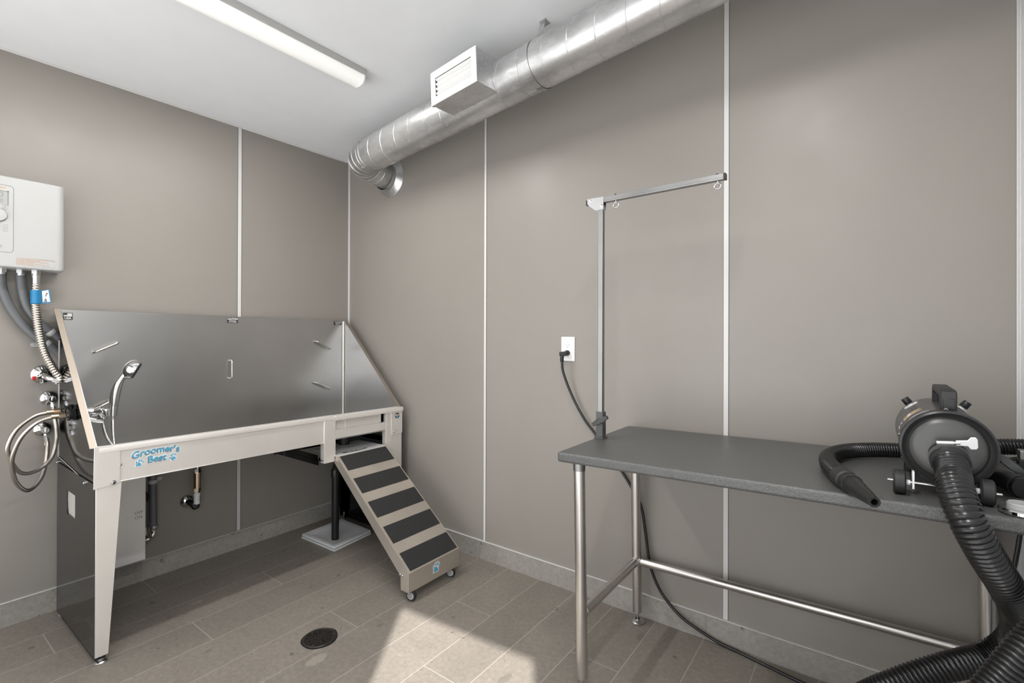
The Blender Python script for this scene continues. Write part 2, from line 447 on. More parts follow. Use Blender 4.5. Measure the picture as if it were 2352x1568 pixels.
# ------------------------------------------------------------------ ceiling light
def ceiling_light(x, y, label):
    z = zc(x)
    t = thing('ceiling_light', label, 'light', (x, y, z), (0, -math.atan(SL), 0), 'linear ceiling lights')
    MB().box(x - .051, x + .051, y - .61, y + .61, z - .028, z).build('housing', 'white', t, bev=.003)
    prof = [(-.042, 0), (-.042, -.012), (-.037, -.026), (-.025, -.037), (0, -.042), (.025, -.037), (.037, -.026), (.042, -.012), (.042, 0)]
    MB().prism(prof, (x, 0, z - .028), UX, UZ, UY, y - .605, y + .603, 0, True).build('lens', 'lens', t)
    for e in (-1, 1):
        MB().prism([(a * 1.06, h * 1.06) for a, h in prof], (x, y + e * .603, z - .028), UX, UZ, UY * e, 0, .007).build('end_cap', 'white_pl', t)
        MB().box(x - .02, x + .02, y + e * .6135 - .0035, y + e * .6135 + .0035, z - .022, z).build('end_clip', 'zinc', t)
ceiling_light(.952, -1.23, 'long white linear light with a frosted lens on the ceiling')
ceiling_light(2.62, -1.70, 'second linear light, outside the photo above the table end of the room')  # added fixture body around the unseen fill lamp

# ------------------------------------------------------------------ spiral duct, elbow and wall flange
DR = .095
D0 = V3((1.3, -.336, 2.327)); DD = V3((1, -.09, .056)).normalized()
def dp(x): return D0 + DD * ((x - 1.3) / DD.x)
t = thing('ventilation_duct', 'shiny galvanised spiral duct running under the ceiling along the right wall', 'duct', (1.3, -.336, 2.327))
xe = .445
pA = dp(.552); pC = V3((xe, -.050, 2.256)); pW = V3((xe, 0, 2.247)); pK = dp(.440)
pF = dp(RX - .001)
b = MB(); b.tube([pA, dp(1.0), dp(1.5), dp(2.0), pF], DR, 64, 0, False)
def helix(b, p0, p1, r, pitch, wire, start=0.0):
    ax = (p1 - p0).normalized(); L = (p1 - p0).length
    a = (UZ - ax * UZ.dot(ax)).normalized(); bb = ax.cross(a); n = int(L / pitch * 40); pts = []
    for i in range(n + 1):
        q = start + 2 * math.pi * i / 40; pts.append(p0 + ax * (L * i / n) + (a * math.cos(q) - bb * math.sin(q)) * r)
    b.tube(pts, wire, 6, 0, True)
helix(b, pA + DD * .06, pF, DR, .122, .0024)
b.build('pipe', 'galv', t)
# gored elbow
b = MB(); gores = 5; arc = []
for i in range(gores + 1):
    q = i / gores; arc.append(pA * (1 - q) ** 2 + pK * (2 * q * (1 - q)) + pC * q * q)
er = [DR + .0015] * 3 + [DR - .001, DR - .004, DR - .007, DR - .010]
b.tube([pA + DD * .055] + arc, er, 48, 0, False)
seams = [(pA + DD * .055, DD), (pA + DD * .03, DD)] + [(arc[i], (arc[min(i + 1, gores)] - arc[max(i - 1, 0)]).normalized()) for i in range(gores + 1)]
for (p, d), q_ in zip(seams, [0, 0, 0, 0, .003, .006, .009, .0115]):
    a = (UZ - d * UZ.dot(d)).normalized(); e = d.cross(a)
    ring = [p + (a * math.cos(2 * math.pi * j / 48) + e * math.sin(2 * math.pi * j / 48)) * (DR + .002 - q_) for j in range(49)]
    b.tube(ring, .0026, 6, 0, False)
for q in (150, 215, 260, 300):
    a = (UZ - DD * UZ.dot(DD)).normalized(); e = DD.cross(a); q = math.radians(q)
    for s_ in (.022, .040):
        w = a * math.cos(q) + e * math.sin(q); p = pA + DD * s_ + w * DR
        b.lathe([(.0045, 0), (.0045, .004), (.002, .006), (0, .006)], p, w, 10)
b.build('elbow', 'galv_flat', t)
b = MB(); ax = (pW - arc[-1]).normalized()
b.lathe([(.086, -.062), (.088, -.048), (.088, -.042), (.0875, -.036), (.116, -.004), (.121, -.003), (.121, 0)], pW, UY, 56)
b.build('wall_collar', 'galv_flat', t)
# hanger strap
hx = dp(1.835); b = MB()
a = (UZ - DD * UZ.dot(DD)).normalized(); e = DD.cross(a)
ring = []
for j in range(40):
    q = math.radians(-10 + 200 * j / 39)     # under the duct, open at the back
    ring.append((-a * math.sin(q) * 1 + e * -math.cos(q)))
pts = [hx + w * (DR + .0018) for w in [(a * math.cos(math.radians(z)) - e * math.sin(math.radians(z))) for z in range(24, 325, 6)]]
for i in range(len(pts) - 1):
    q0, q1 = pts[i], pts[i + 1]; w0 = (q0 - hx).normalized(); w1 = (q1 - hx).normalized()
    b.add([q0 - DD * .014, q0 + DD * .014, q1 + DD * .014, q1 - DD * .014,
           q0 - DD * .014 + w0 * .001, q0 + DD * .014 + w0 * .001, q1 + DD * .014 + w1 * .001, q1 - DD * .014 + w1 * .001],
          [(0, 1, 2, 3), (7, 6, 5, 4), (0, 4, 5, 1), (3, 2, 6, 7), (0, 3, 7, 4), (1, 5, 6, 2)], 0, True)
p0 = hx + a * (DR + .001); p1 = V3((p0.x + .004, -.352, zc(p0.x) - .001))
b.obox((p0 + p1) / 2, DD, (p1 - p0), DD.cross(p1 - p0), .014, (p1 - p0).length / 2, .0008)
b.obox(p1 + V3((0, .012, 0)), DD, UY, UZ, .017, .020, .0012)
b.rod(p1 + V3((0, .010, -.006)), p1 + V3((0, .010, 0)), .005, 6)
b.build('hanger_strap', 'galv_flat', t)

# register box on the duct
O = dp(1.517); Wd = V3((-DD.y, DD.x, 0)).normalized() * -1      # towards the room
Vd = DD.cross(Wd); Vd = Vd if Vd.z > 0 else -Vd
t = thing('air_register', 'white louvred air register box mounted on the side of the spiral duct', 'vent', tuple(O))
hu, v0, v1, wf, wk = .1415, -.068, .076, .194, .058
def bp(u, v, w): return O + DD * u + Vd * v + Wd * w
def bbox(b, u0, u1, va, vb, w0, w1, mat=0):
    b.add([bp(u, v, w) for u in (u0, u1) for v in (va, vb) for w in (w0, w1)],
          [(0, 1, 3, 2), (4, 6, 7, 5), (0, 4, 5, 1), (2, 3, 7, 6), (0, 2, 6, 4), (1, 5, 7, 3)], mat)
b = MB(); th = .0012
for s_ in (-1, 1): bbox(b, s_ * hu - th, s_ * hu + th, v0, v1, wk, wf - .004)
bbox(b, -hu, hu, v0 - th, v0 + th, wk, wf - .004); bbox(b, -hu, hu, v1 - th, v1 + th, wk, wf - .004)
bbox(b, -hu - .004, hu + .004, v0 - .003, v0, wf - .016, wf - .004)
b.build('plenum', 'galv_flat', t)
for u in (-hu + .006, -.0, hu - .006):
    b = MB(); bbox(b, u - .005, u + .005, v0 - .003, v0 + .001, wk - .012, wk + .010)
    if u: b.lathe([(.005, 0), (.005, .003), (0, .005)], bp(u, v0 - .003, wk), -Vd, 10)
    b.build('fixing_tab', 'zinc', t)
b = MB(); iu, i0, i1 = hu - .026, v0 + .030, v1 - .030
bbox(b, -hu - .003, -iu, v0 - .003, v1 + .003, wf - .004, wf); bbox(b, iu, hu + .003, v0 - .003, v1 + .003, wf - .004, wf)
bbox(b, -iu, iu, v0 - .003, i0, wf - .004, wf); bbox(b, -iu, iu, i1, v1 + .003, wf - .004, wf)
fr = b.build('grille_frame', 'grille', t, bev=.001)
b = MB()
bbox(b, -iu, iu, i0, i1, wf - .075, wf - .070)
b.build('grille_back', 'void', fr)
for k in range(4):
    b = MB(); v = i0 + (i1 - i0) * (k + .5) / 4
    ang = math.radians(37); dv = Vd * math.sin(ang) + Wd * math.cos(ang)
    b.obox(bp(0, v, wf - .012), DD, dv, DD.cross(dv), iu, .0118, .0012)
    b.build('louvre', 'grille', fr)
for k in range(9):
    b = MB(); u = -iu + 2 * iu * (k + .5) / 9
    bbox(b, u - .0006, u + .0006, i0, i1, wf - .040, wf - .026)
    b.build('rear_blade', 'grille', fr)

# ------------------------------------------------------------------ water heater and its pipework
t = thing('water_heater', 'white wall-mounted tankless water heater with a control panel', 'heater', (0, -1.71, 1.505))
poly = [(0, -1.90), (.098, -1.90)]
for i in range(9): poly.append((.122 - .024 * (1 - math.sin(math.radians(10 * i + 10))) , -1.90 + .024 * (1 - math.cos(math.radians(10 * i + 10)))))
poly += [(.1245, -1.80), (.126, -1.71), (.1245, -1.62)]
for i in range(10):
    q = math.radians(10 * i); poly.append((.094 + .028 * math.cos(q), -1.5485 + .028 * math.sin(q)))
poly += [(.013, -1.5195), (0, -1.5195)]
MB().prism(poly, (0, 0, 0), UX, UY, UZ, 1.507, 1.875, 0, True).build('cover', 'white', t, bev=.006, seg=3)
MB().box(0, .012, -1.895, -1.526, 1.502, 1.507).build('back_plate', 'ink_grey', t)
XF_ = .1262
b = MB(); o = V3((XF_, -1.71, 0))
pl = rrect(-1.810, -1.6815, 1.567, 1.837, .012)
b.tube([V3((XF_ - .0002 - .05 * max(0, y + 1.71) ** 2 * 4, y, z)) for y, z in pl + pl[:1]], .0009, 6)
b.build('panel_outline', 'ink_grey', t)
b = MB(); b.disc(rrect(-1.775, -1.6955, 1.757, 1.814, .001), (0, 0, 0), UY, UZ, UX, XF_ + .0006, 0)
b.disc([(-1.699, 1.757), (-1.6955, 1.757), (-1.6955, 1.814), (-1.699, 1.814)], (0, 0, 0), UY, UZ, UX, XF_ + .0008, 1)
b.disc([(-1.775, 1.811), (-1.6955, 1.811), (-1.6955, 1.814), (-1.775, 1.814)], (0, 0, 0), UY, UZ, UX, XF_ + .0008, 1)
b.text('110', .030, (0, -1.7095, 1.797), UY, UZ, UX, XF_ + .001, 1, 0, 'RIGHT')
b.text('100', .022, (0, -1.7105, 1.772), UY, UZ, UX, XF_ + .001, 1, 0, 'RIGHT')
lab(b.build('display', ['lcd', 'ink_grey'], t), 'grey number display')
b = MB(); b.lathe([(.025, 0), (.025, .010), (.0225, .014), (0, .015)], (XF_ - .002, -1.7245, 1.7135), UX, 40)
dial = b.build('dial', 'white', t)
b = MB(); b.lathe([(.0252, 0), (.0268, 0), (.0268, .0012), (.0252, .0012)], (XF_, -1.7245, 1.7135), UX, 40, 0, False, True)
b.build('dial_ring', 'ink_grey', dial)
for yy, d in ((-1.733, '1'), (-1.7065, '2')):
    b = MB(); b.lathe([(.0076, 0), (.0076, .0012), (0, .0014)], (XF_, yy, 1.748), UX, 20)
    b.text(d, .010, (XF_, yy, 1.748), UY, UZ, UX, .0018, 1, .0003)
    b.lathe([(.0075, .0011), (.0081, .0011), (.0081, .0016), (.0075, .0016)], (XF_, yy, 1.748), UX, 20, 2, False, True)
    b.build('preset_button', ['white', 'ink_grey', 'knob_grey'], t)
b = MB()
b.text('STIEBEL ELTRON', .0075, (XF_ - .0008, -1.7025, 1.826), UY, UZ, UX, .0008, 0, .0003, 'RIGHT')
lab(b.build('brand_lettering', 'orange', t), 'orange lettering above the display')
b = MB()
for i, zz in enumerate((1.676, 1.664, 1.652)):
    b.text('gpm     %s' % ('54-90', '60-85', '48-72')[i], .006, (XF_ - .0008, -1.697, zz), UY, UZ, UX, .0008, 1, 0, 'RIGHT')
    if i < 2: b.disc([(-1.79, zz - .006), (-1.694, zz - .006), (-1.694, zz - .0066), (-1.79, zz - .0066)], (0, 0, 0), UY, UZ, UX, XF_, 1)
b.build('flow_lettering', ['orange', 'ink_grey'], t)
b = MB()
b.text('tempra', .010, (XF_ - .0008, -1.713, 1.592), UY, UZ, UX, .0008, 1, .0003, 'RIGHT')
b.text('plus', .009, (XF_ - .0008, -1.7135, 1.586 - .002), UY, UZ, UX, .0008, 1, 0, 'RIGHT')
b.build('series_lettering', ['orange', 'ink_grey'], t)
b = MB(); xs_ = .1243
stk = [(-1.677, 1.550), (-1.556, 1.550), (-1.556, 1.519), (-1.677, 1.519)]
b.tube([V3((XF_ - .0012 if y < -1.6 else xs_, y, z)) for y, z in stk + stk[:1]], .0004, 4, 1)
lines = ['WARNING: DISCONNECT THE APPLIANCE FROM POWER', 'SUPPLY BEFORE REMOVING COVER.', 'ATTENTION: DÉBRANCHER L’APPAREIL AVANT', 'D’ENLEVER LE COUVERCLE.', 'ADVERTENCIA: DESCONECTE LA ENERGÍA ANTES', 'DE QUITAR LA CUBIERTA.']
for i, s_ in enumerate(lines):
    b.text(s_, .0046, (XF_ - .0010, -1.674, 1.5462 - .0048 * i), (-.014, 1, 0), UZ, UX, .0006, 0, 0, 'LEFT')
lab(b.build('warning_sticker', ['orange', 'knob_grey'], t), 'warning sticker printed in orange')
for yy, xx in ((-1.645, .03), (-1.703, .03), (-1.604, .065)):
    b = MB(); hexnut(b, (xx, yy, 1.507), (xx, yy, 1.494), .017); b.rod((xx, yy, 1.494), (xx, yy, 1.484), .0145, 20)
    b.build('connector', 'zinc', t)

def pipe_run(name, label, cat, ctrl, r, mat, step=.012, n=18):
    t = thing(name, label, cat, tuple(ctrl[0]))
    MB().tube(curve(ctrl, step), r, n).build('sleeve', mat, t)
    return t
g1 = pipe_run('electrical_conduit', 'grey flexible conduit curving from the heater beside the steel hose, upper of two', 'conduit',
    [(.027, -1.645, 1.492), (.027, -1.641, 1.434), (.026, -1.627, 1.36), (.025, -1.593, 1.296), (.025, -1.562, 1.258), (.025, -1.529, 1.226),
     (.024, -1.40, 1.08), (.024, -1.26, .86), (.03, -1.182, .66), (.045, -1.172, .50), (.052, -1.170, .262)], .0165, 'conduit')
g2 = pipe_run('electrical_conduit', 'grey flexible conduit at the left photo edge sweeping below the other conduit', 'conduit',
    [(.027, -1.703, 1.492), (.027, -1.700, 1.429), (.026, -1.680, 1.358), (.025, -1.640, 1.28), (.025, -1.586, 1.211), (.025, -1.529, 1.16),
     (.024, -1.43, 1.02), (.024, -1.30, .80), (.03, -1.207, .58), (.03, -1.2035, .36), (.03, -1.203, .262)], .0165, 'conduit')
def strap(parent, c, d, r, side):
    """one-hole pipe clamp at c round a pipe running along d; the tab goes to `side`"""
    c, d, sd = V3(c), V3(d).normalized(), V3(side).normalized()
    b = MB()
    b.tube([c - d * .009, c - d * .006, c + d * .006, c + d * .009], [r + .001, r + .003, r + .003, r + .001], 20)
    q = V3((.003 if c.x < .04 else c.x - .018, c.y, c.z)) + sd * (r + .012)
    e = sd.cross(UX)
    pl = [(-.024, -.009), (.008, -.009)] + [(.010 + .009 * math.cos(math.radians(z)), .009 * math.sin(math.radians(z))) for z in range(-75, 90, 15)] + [(.008, .009), (-.024, .009)]
    b.prism(pl, q, sd, e, UX, -.002, .0006)
    b.lathe([(.0035, 0), (.0035, .002), (0, .003)], q + sd * .008, UX, 10)
    return b.build('pipe_clamp', 'white', parent)
strap(g1, (.025, -1.547, 1.242), (0, .72, -.69), .0165, (0, -.69, -.72))
strap(g2, (.025, -1.563, 1.191), (0, .75, -.66), .0165, (0, -.80, -.05))
strap(g1, (.046, -1.1715, .497), (0, 0, -1), .0165, (0, 1, .12))
b = MB(); b.tube([(.052, -1.170, .278), (.052, -1.170, .264), (.052, -1.170, .258)], [.021, .021, .017], 12, 0, True, False)
b.tube(curve([(.052, -1.170, .258), (.052, -1.171, .236), (.056, -1.184, .224), (.066, -1.200, .222), (.07, -1.2165, .222)], .006), .014, 18)
b.tube([(.066, -1.199, .222), (.067, -1.204, .222)], .018, 18); b.tube([(.07, -1.2145, .222), (.07, -1.2175, .222)], .018, 6)
lab(b.build('elbow_connector', 'chrome', g1), 'shiny metal elbow connector')
b = MB(); b.tube([(.03, -1.203, .275), (.03, -1.203, .24)], .019, 12, 0, True, False); b.rod((.03, -1.203, .24), (.05, -1.2165, .21), .013)
b.build('end_connector', 'zinc', g2)
b = MB(); b.tube([(.03, -1.2055, .455), (.034, -1.2045, .43), (.034, -1.204, .405)], [.0175, .019, .0175], 16)
b.build('cable_tie', 'black', g2)

t = thing('water_hose', 'corrugated stainless steel hose with a blue tag below the heater', 'hose', (.065, -1.604, 1.484))
ribbed([(.065, -1.604, 1.450), (.068, -1.6055, 1.36), (.085, -1.597, 1.248), (.100, -1.581, 1.155), (.112, -1.554, 1.083), (.108, -1.533, 1.046), (.098, -1.535, 1.030)], .0155, .0105, .0035, 20).build('corrugated_tube', 'ripple', t)
b = MB(); b.rod((.065, -1.604, 1.484), (.065, -1.604, 1.446), .0135, 20); b.tube([(.065, -1.604, 1.481), (.065, -1.604, 1.476)], .0155, 20)
b.build('end_sleeve', 'chrome', t)
b = MB(); b.tube([(.067, -1.605, 1.423), (.069, -1.605, 1.365)], .0168, 20)
b.prism([(0, 0), (.030, .006), (.037, -.050), (.006, -.056)], (.067, -1.592, 1.4225), (.35, .94, 0), UZ, (.94, -.35, 0), -.0006, .0006)
b.disc([(.007, -.002), (.027, .003), (.033, -.046), (.010, -.050)], (.067, -1.592, 1.4225), (.35, .94, 0), UZ, (.94, -.35, 0), .0009, 1)
b.text('24"', .012, (.075, -1.5735, 1.381), (.12, .3, 1), (-.33, -.88, .2), (.94, -.35, 0), .0016, 2, .0004)
b.text('HOSE', .007, (.0755, -1.572, 1.406), (.12, .3, 1), (-.33, -.88, .2), (.94, -.35, 0), .0016, 2, .0003)
lab(b.build('tag', ['tag_blue', 'paper', 'ink'], t), 'blue paper tag reading 24"')

def escutcheon(b, y, z, r, mat=0):
    b.lathe([(r, 0), (r, .003), (r * .86, .010), (r * .55, .016), (.013, .019), (.013, .034)], (0.0, y, z), UX, 36, mat)
t = thing('shutoff_valve', 'chrome shutoff valve with a red-tipped handle at the steel hose end', 'valve', (0, -1.572, 1.052))
b = MB(); escutcheon(b, -1.572, 1.058, .040)
b.tube(curve([(.02, -1.572, 1.056), (.06, -1.572, 1.054), (.088, -1.566, 1.046), (.098, -1.540, 1.032), (.098, -1.534, 1.030)], .006), .0125, 18)
b.tube([(.096, -1.556, 1.038), (.098, -1.536, 1.0305)], .0165, 6, 0, True, False)
b.build('valve_body', 'chrome', t)
b = MB(); b.obox((.062, -1.590, 1.049), (0, 1, .1), UX, UZ, .020, .006, .007)
b.rod((.062, -1.574, 1.050), (.062, -1.585, 1.050), .007, 12)
b.build('handle', 'chrome', t, bev=.002)
b = MB(); b.obox((.062, -1.607, 1.0472), (0, 1, .1), UX, UZ, .0065, .0066, .0076)
lab(b.build('handle_tip', 'red', t, bev=.002), 'red handle tip')

def stop_valve(y, z, label):
    t = thing('angle_valve', label, 'valve', (0, y, z), None, 'angle valves on the left wall')
    b = MB(); escutcheon(b, y, z, .033)
    b.rod((.03, y, z), (.066, y, z), .010, 18); b.lathe([(.013, .046), (.015, .05), (.015, .064), (.011, .07), (0, .07)], (0, y, z), UX, 20)
    b.build('escutcheon', 'chrome', t)
    b = MB(); b.rod((.056, y, z), (.058, y + .004, z - .030), .008, 16); hexnut(b, (.058, y + .003, z - .022), (.059, y + .004, z - .034), .0105)
    b.build('outlet', 'chrome', t)
    b = MB(); b.obox((.074, y, z + .004), UY, UX, UZ, .004, .005, .011); b.build('handle', 'chrome', t, bev=.002)
    return t
stop_valve(-1.550, .952, 'chrome angle valve on the left wall, upper of the pair')
stop_valve(-1.571, .818, 'chrome angle valve on the left wall, lower of the pair')
def supply(label, ctrl, nut, d):
    t = thing('supply_hose', label, 'hose', tuple(ctrl[0]), None, 'braided supply hoses beside the tub')
    MB().tube(curve(ctrl, .008), .0078, 14).build('braided_sleeve', 'braid', t)
    d = V3(d).normalized(); p = V3(nut)
    b = MB(); b.rod(p - d * .022, p, .0092, 16); hexnut(b, p, p + d * .020, .0125)
    lab(b.build('end_nut', 'brass', t), 'brass-coloured end nut')
    b = MB(); q = V3(ctrl[0]); b.rod(q + V3((0, 0, .004)), q - V3((0, 0, .028)), .0088, 16); b.build('ferrule', 'braid', t)
supply('braided steel supply hose from the upper angle valve to the tub faucet',
    [(.059, -1.546, .917), (.085, -1.547, .878), (.109, -1.544, .823), (.134, -1.550, .770), (.158, -1.571, .709), (.183, -1.612, .678), (.208, -1.655, .675),
     (.232, -1.685, .702), (.25, -1.708, .763), (.262, -1.712, .808), (.265, -1.688, .866), (.262, -1.64, .908), (.26, -1.60, .917), (.26, -1.592, .918)], (.26, -1.582, .919), (0, 1, .02))
supply('braided steel supply hose from the lower angle valve to the tub faucet',
    [(.059, -1.567, .783), (.085, -1.568, .75), (.11, -1.578, .688), (.14, -1.596, .636), (.17, -1.626, .604), (.20, -1.654, .606), (.23, -1.685, .651),
     (.26, -1.701, .722), (.285, -1.70, .778), (.305, -1.680, .842), (.318, -1.64, .890), (.325, -1.60, .906), (.327, -1.590, .907)], (.328, -1.580, .908), (0, 1, .02))

# ------------------------------------------------------------------ the grooming tub
YL, YR, XB, XT = -1.525, -.078, .050, .625
def sk(v): return V3((v.x, v.y, v.z - .011 * (v.y + .8) * min(1.0, max(0.0, v.z / .7))))
t = thing('grooming_tub', 'large stainless steel dog grooming tub with a high sloping back against the left wall', 'tub', (.33, -.8, 0))
TUB = t
BT = 1.337
b = MB()
b.box(XB - .003, XB, YL, YR, .60, BT)
b.box(XB - .030, XB, YL, YR, BT - .003, BT)                        # turned-back top edge
b.build('back_panel', 'steel_in', t, xf=sk, bev=.0008)
b = MB(); b.prism([(XB, .600), (XT - .004, .672), (XT - .004, .675), (XB, .603)], (0, 0, 0), UX, UZ, UY, YL, YR)
b.build('basin_floor', 'steel_in', t, xf=sk)
def side(y, s, name, mat):
    """sloped end wall of the tub; s = outward direction"""
    pl = [(XB, .60), (XT - .004, .60), (XT - .004, .80), (.606, .800), (.060, BT), (XB, BT)]
    b = MB(); b.prism(pl, (0, y, 0), UX, UZ, UY * s, 0, .0025, 0)
    o = b.build(name, mat, t, xf=sk)
    b = MB(); f0, f1 = V3((XB - .02, y, BT)), V3((.606, y, .80)); w = .021 * s
    k0 = V3((.062, y, BT)); dn = V3((.60, 0, .70)).normalized()
    b.add([k0, f1, f1 + UY * w, k0 + UY * w, k0 + dn * .002, f1 + dn * .002, f1 + UY * w + dn * .002, k0 + UY * w + dn * .002],
          [(0, 1, 2, 3), (7, 6, 5, 4), (0, 4, 5, 1), (1, 5, 6, 2), (2, 6, 7, 3), (3, 7, 4, 0)])
    b.box(XB - .004, .0625, min(y, y + w), max(y, y + w), BT - .002, BT)
    b.build('edge_flange', 'steel_edge', o, xf=sk)
    return o
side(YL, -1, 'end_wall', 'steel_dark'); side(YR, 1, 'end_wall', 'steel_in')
b = MB(); b.prism([(.055, .606), (XT - .02, .606), (XT - .02, .79), (.60, .797), (.062, 1.330), (.055, 1.330)], (0, YL + .0025, 0), UX, UZ, UY, 0, .0015)
b.build('end_lining', 'steel_in', t, xf=sk)
b = MB(); b.tube([(XB + .006, YR - .006, .606), (XB + .006, YR - .006, BT - .004)], .006, 12); b.build('corner_weld', 'steel', t, xf=sk)
# lower edge of the left end wall: a bright folded edge, with bolts
b = MB(); b.box(.058, .0615, YL - .005, YL - .0025, .69, 1.20); b.add([(.058, YL - .0045, .692), (.50, YL - .0045, .655), (.50, YL - .0045, .651), (.058, YL - .0045, .688)], [(0, 1, 2, 3)])
b.build('fold_edge', 'steel', t, xf=sk)
# front apron, rim
b = MB(); b.box(XT - .003, XT, -1.462, -.586, .664, .797); b.box(XT - .025, XT, -1.462, -.586, .664, .667)
b.build('front_apron', 'steel', t, xf=sk, bev=.001)
b = MB(); b.prism([(-.026, .010), (.002, .010), (.0045, .006), (.0045, -.012), (.0025, -.014), (.001, -.012), (.001, .004), (-.026, .006)], (XT, 0, .795), UX, UZ, UY, -1.524, -.530)
b.prism([(-.030, .010), (.012, .010), (.0145, .006), (.0145, -.014), (.010, -.014), (.010, .004), (-.030, .006)], (XT, 0, .793), UX, UZ, UY, -.530, -.064)
b.build('front_rim', 'steel', t, xf=sk)
b = MB(); b.prism([(-1.538, .810), (-1.460, .802), (-1.460, .664), (-1.464, .660), (-1.540, .652)], (XT + .001, 0, 0), UY, UZ, UX, 0, .0028)
b.build('corner_plate', 'steel', t, xf=sk, bev=.0008)
b = MB(); b.prism([(-.150, .793), (-.064, .793), (-.064, .645), (-.146, .640)], (XT + .004, 0, 0), UY, UZ, UX, 0, .0028)
b.build('corner_plate', 'steel', t, xf=sk, bev=.0008)
def bolt(o, d, r=.006, par=None):
    b = MB(); b.lathe([(r * 1.5, 0), (r * 1.5, .0015), (r, .002), (r, .006), (r * .7, .0075), (0, .0075)], o, d, 12)
    b.build('bolt', 'chrome', par or TUB, xf=sk)
bolt((XT + .004, -1.481, .666), UX); bolt((XT + .001, -1.4585, .729), UX, .003); bolt((.49, YL - .0065, .652), -UY); bolt((.06, YL - .003, .664), -UY, .005)
bolt((XT + .007, -.128, .660), UX, .005)
# end panels that stand on the floor, their front legs tapering
def end_panel(y, s, name, mat):
    b = MB(); y2 = y + .0025 * s
    x0, x1, z0, z1 = .062, XT - .004, .020, .664
    if s < 0:
        hx0, hx1, hz0, hz1 = .222, .345, .478, .574
        for a0, a1, c0, c1 in ((x0, hx0, z0, z1), (hx1, x1, z0, z1), (hx0, hx1, z0, hz0), (hx0, hx1, hz1, z1)):
            b.box(a0, a1, min(y, y2), max(y, y2), c0, c1)
    else: b.box(x0, x1, min(y, y2), max(y, y2), z0, z1)
    for zz in (z0,): b.box(x0, x1, min(y - .03 * s, y2), max(y - .03 * s, y2), zz, zz + .0025)
    b.box(x0, x0 + .0025, min(y - .03 * s, y2), max(y - .03 * s, y2), z0, .575)
    p = b.build(name, mat, t, xf=sk)
    b = MB(); w0, w1 = .079, .040                                   # front leg face
    ya = y2 + .001 * s
    pl = [(0, z0 + .010), (-s * w1, z0 + .010), (-s * w0, z1), (0, z1)]
    b.prism(pl, (XT - .0025, ya, 0), UY, UZ, UX, 0, .0025)
    b.build('leg', 'steel', t, xf=sk, bev=.001)
    b = MB(); b.prism([(0, z0), (-s * w1, z0), (-s * w0 * .9, .575), (0, .575)], (x0, y2, 0), UY, UZ, UX, 0, .0025)
    b.build('leg', 'steel_dark', t, xf=sk)
    for xx in (XT - .018, x0 + .02):
        b = MB(); yy = y - s * .018
        b.lathe([(.020, 0), (.021, .004), (.017, .008), (.010, .010), (.010, .018), (.006, .02), (.006, .04)], (xx, yy, 0), UZ, 24)
        b.build('levelling_foot', 'zinc', t)
    return p
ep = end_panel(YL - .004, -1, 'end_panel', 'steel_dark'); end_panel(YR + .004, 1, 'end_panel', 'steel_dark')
b = MB(); pl = rrect(-.030, .060, -.050, .055, .02)
b.prism([(-.062, .045), (-.066, .010), (-.058, -.030), (-.050, -.048), (.058, -.048), (.062, -.040), (.062, .047), (-.058, .047)], (.284, YL - .003, .526), UX, UZ, UY, .0, .0022)
lab(b.build('hand_slot_lip', 'steel', ep, xf=sk, bev=.004), 'bright folded lip of the hand slot')
# door frame at the right end of the front
b = MB(); b.prism([(-.590, .803), (-.528, .803), (-.528, .566), (-.532, .558), (-.590, .558)], (XT + .001, 0, 0), UY, UZ, UX, 0, .003)
b.box(XT - .03, XT + .004, -.593, -.590, .558, .79); b.box(XT - .03, XT + .004, -.528, -.5255, .566, .79)
b.build('door_post', 'steel', t, xf=sk, bev=.0006)
b = MB(); b.box(XT + .001, XT + .004, -.184, -.146, .545, .797); b.box(XT - .03, XT + .004, -.1865, -.184, .545, .79); b.box(XT - .02, XT + .001, -.150, -.064, .40, .65)
b.build('door_post', 'steel', t, xf=sk, bev=.0006)
b = MB(); b.box(XT - .022, XT - .019, -.526, -.186, .715, .798); b.box(XT - .026, XT - .019, -.206, -.186, .715, .798); b.box(XT - .019, XT - .016, -.45, -.438, .72, .79)
b.build('sliding_door', 'steel', t, xf=sk)
b = MB(); b.box(XT + .0, XT + .003, -.5255, -.1865, .680, .724); b.box(XT - .022, XT + .003, -.5255, -.1865, .722, .7245); b.box(XT - .022, XT + .003, -.5255, -.1865, .680, .6825)
b.build('door_rail', 'steel', t, xf=sk, bev=.0008)
# ramp housing under the basin
b = MB(); b.box(.14, XT - .03, -.607, -.604, .575, .60); b.box(.14, XT - .005, -.604, -.57, .572, .575); b.box(.14, XT - .03, -.604, -.602, .545, .575)
b.box(.14, XT - .03, -.165, -.162, .535, .60); b.box(.14, XT - .03, -.20, -.162, .535, .538)
b.box(.14, .143, -.604, -.162, .535, .60)
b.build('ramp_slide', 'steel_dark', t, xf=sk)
# tether loops
def loop(p0, p1):
    p0, p1 = V3(p0), V3(p1); d = (p1 - p0).normalized(); o = UX * .026; r = .0052
    b = MB(); b.tube(curve([p0, p0 + o * .6, p0 + o * .92 + d * .003, p0 + o + d * .010, (p0 + p1) / 2 + o, p1 + o - d * .010, p1 + o * .92 - d * .003, p1 + o * .6, p1], .003), r, 12)
    b.build('tether_loop', 'steel_tube', TUB)
loop((XB, -1.408, 1.152), (XB, -1.321, 1.195)); loop((XB, -1.436, .874), (XB, -1.348, .921))
loop((XB, -.810, 1.089), (XB, -.810, .990)); loop((XB, -.290, 1.192), (XB, -.192, 1.142)); loop((XB, -.295, .926), (XB, -.195, .879))
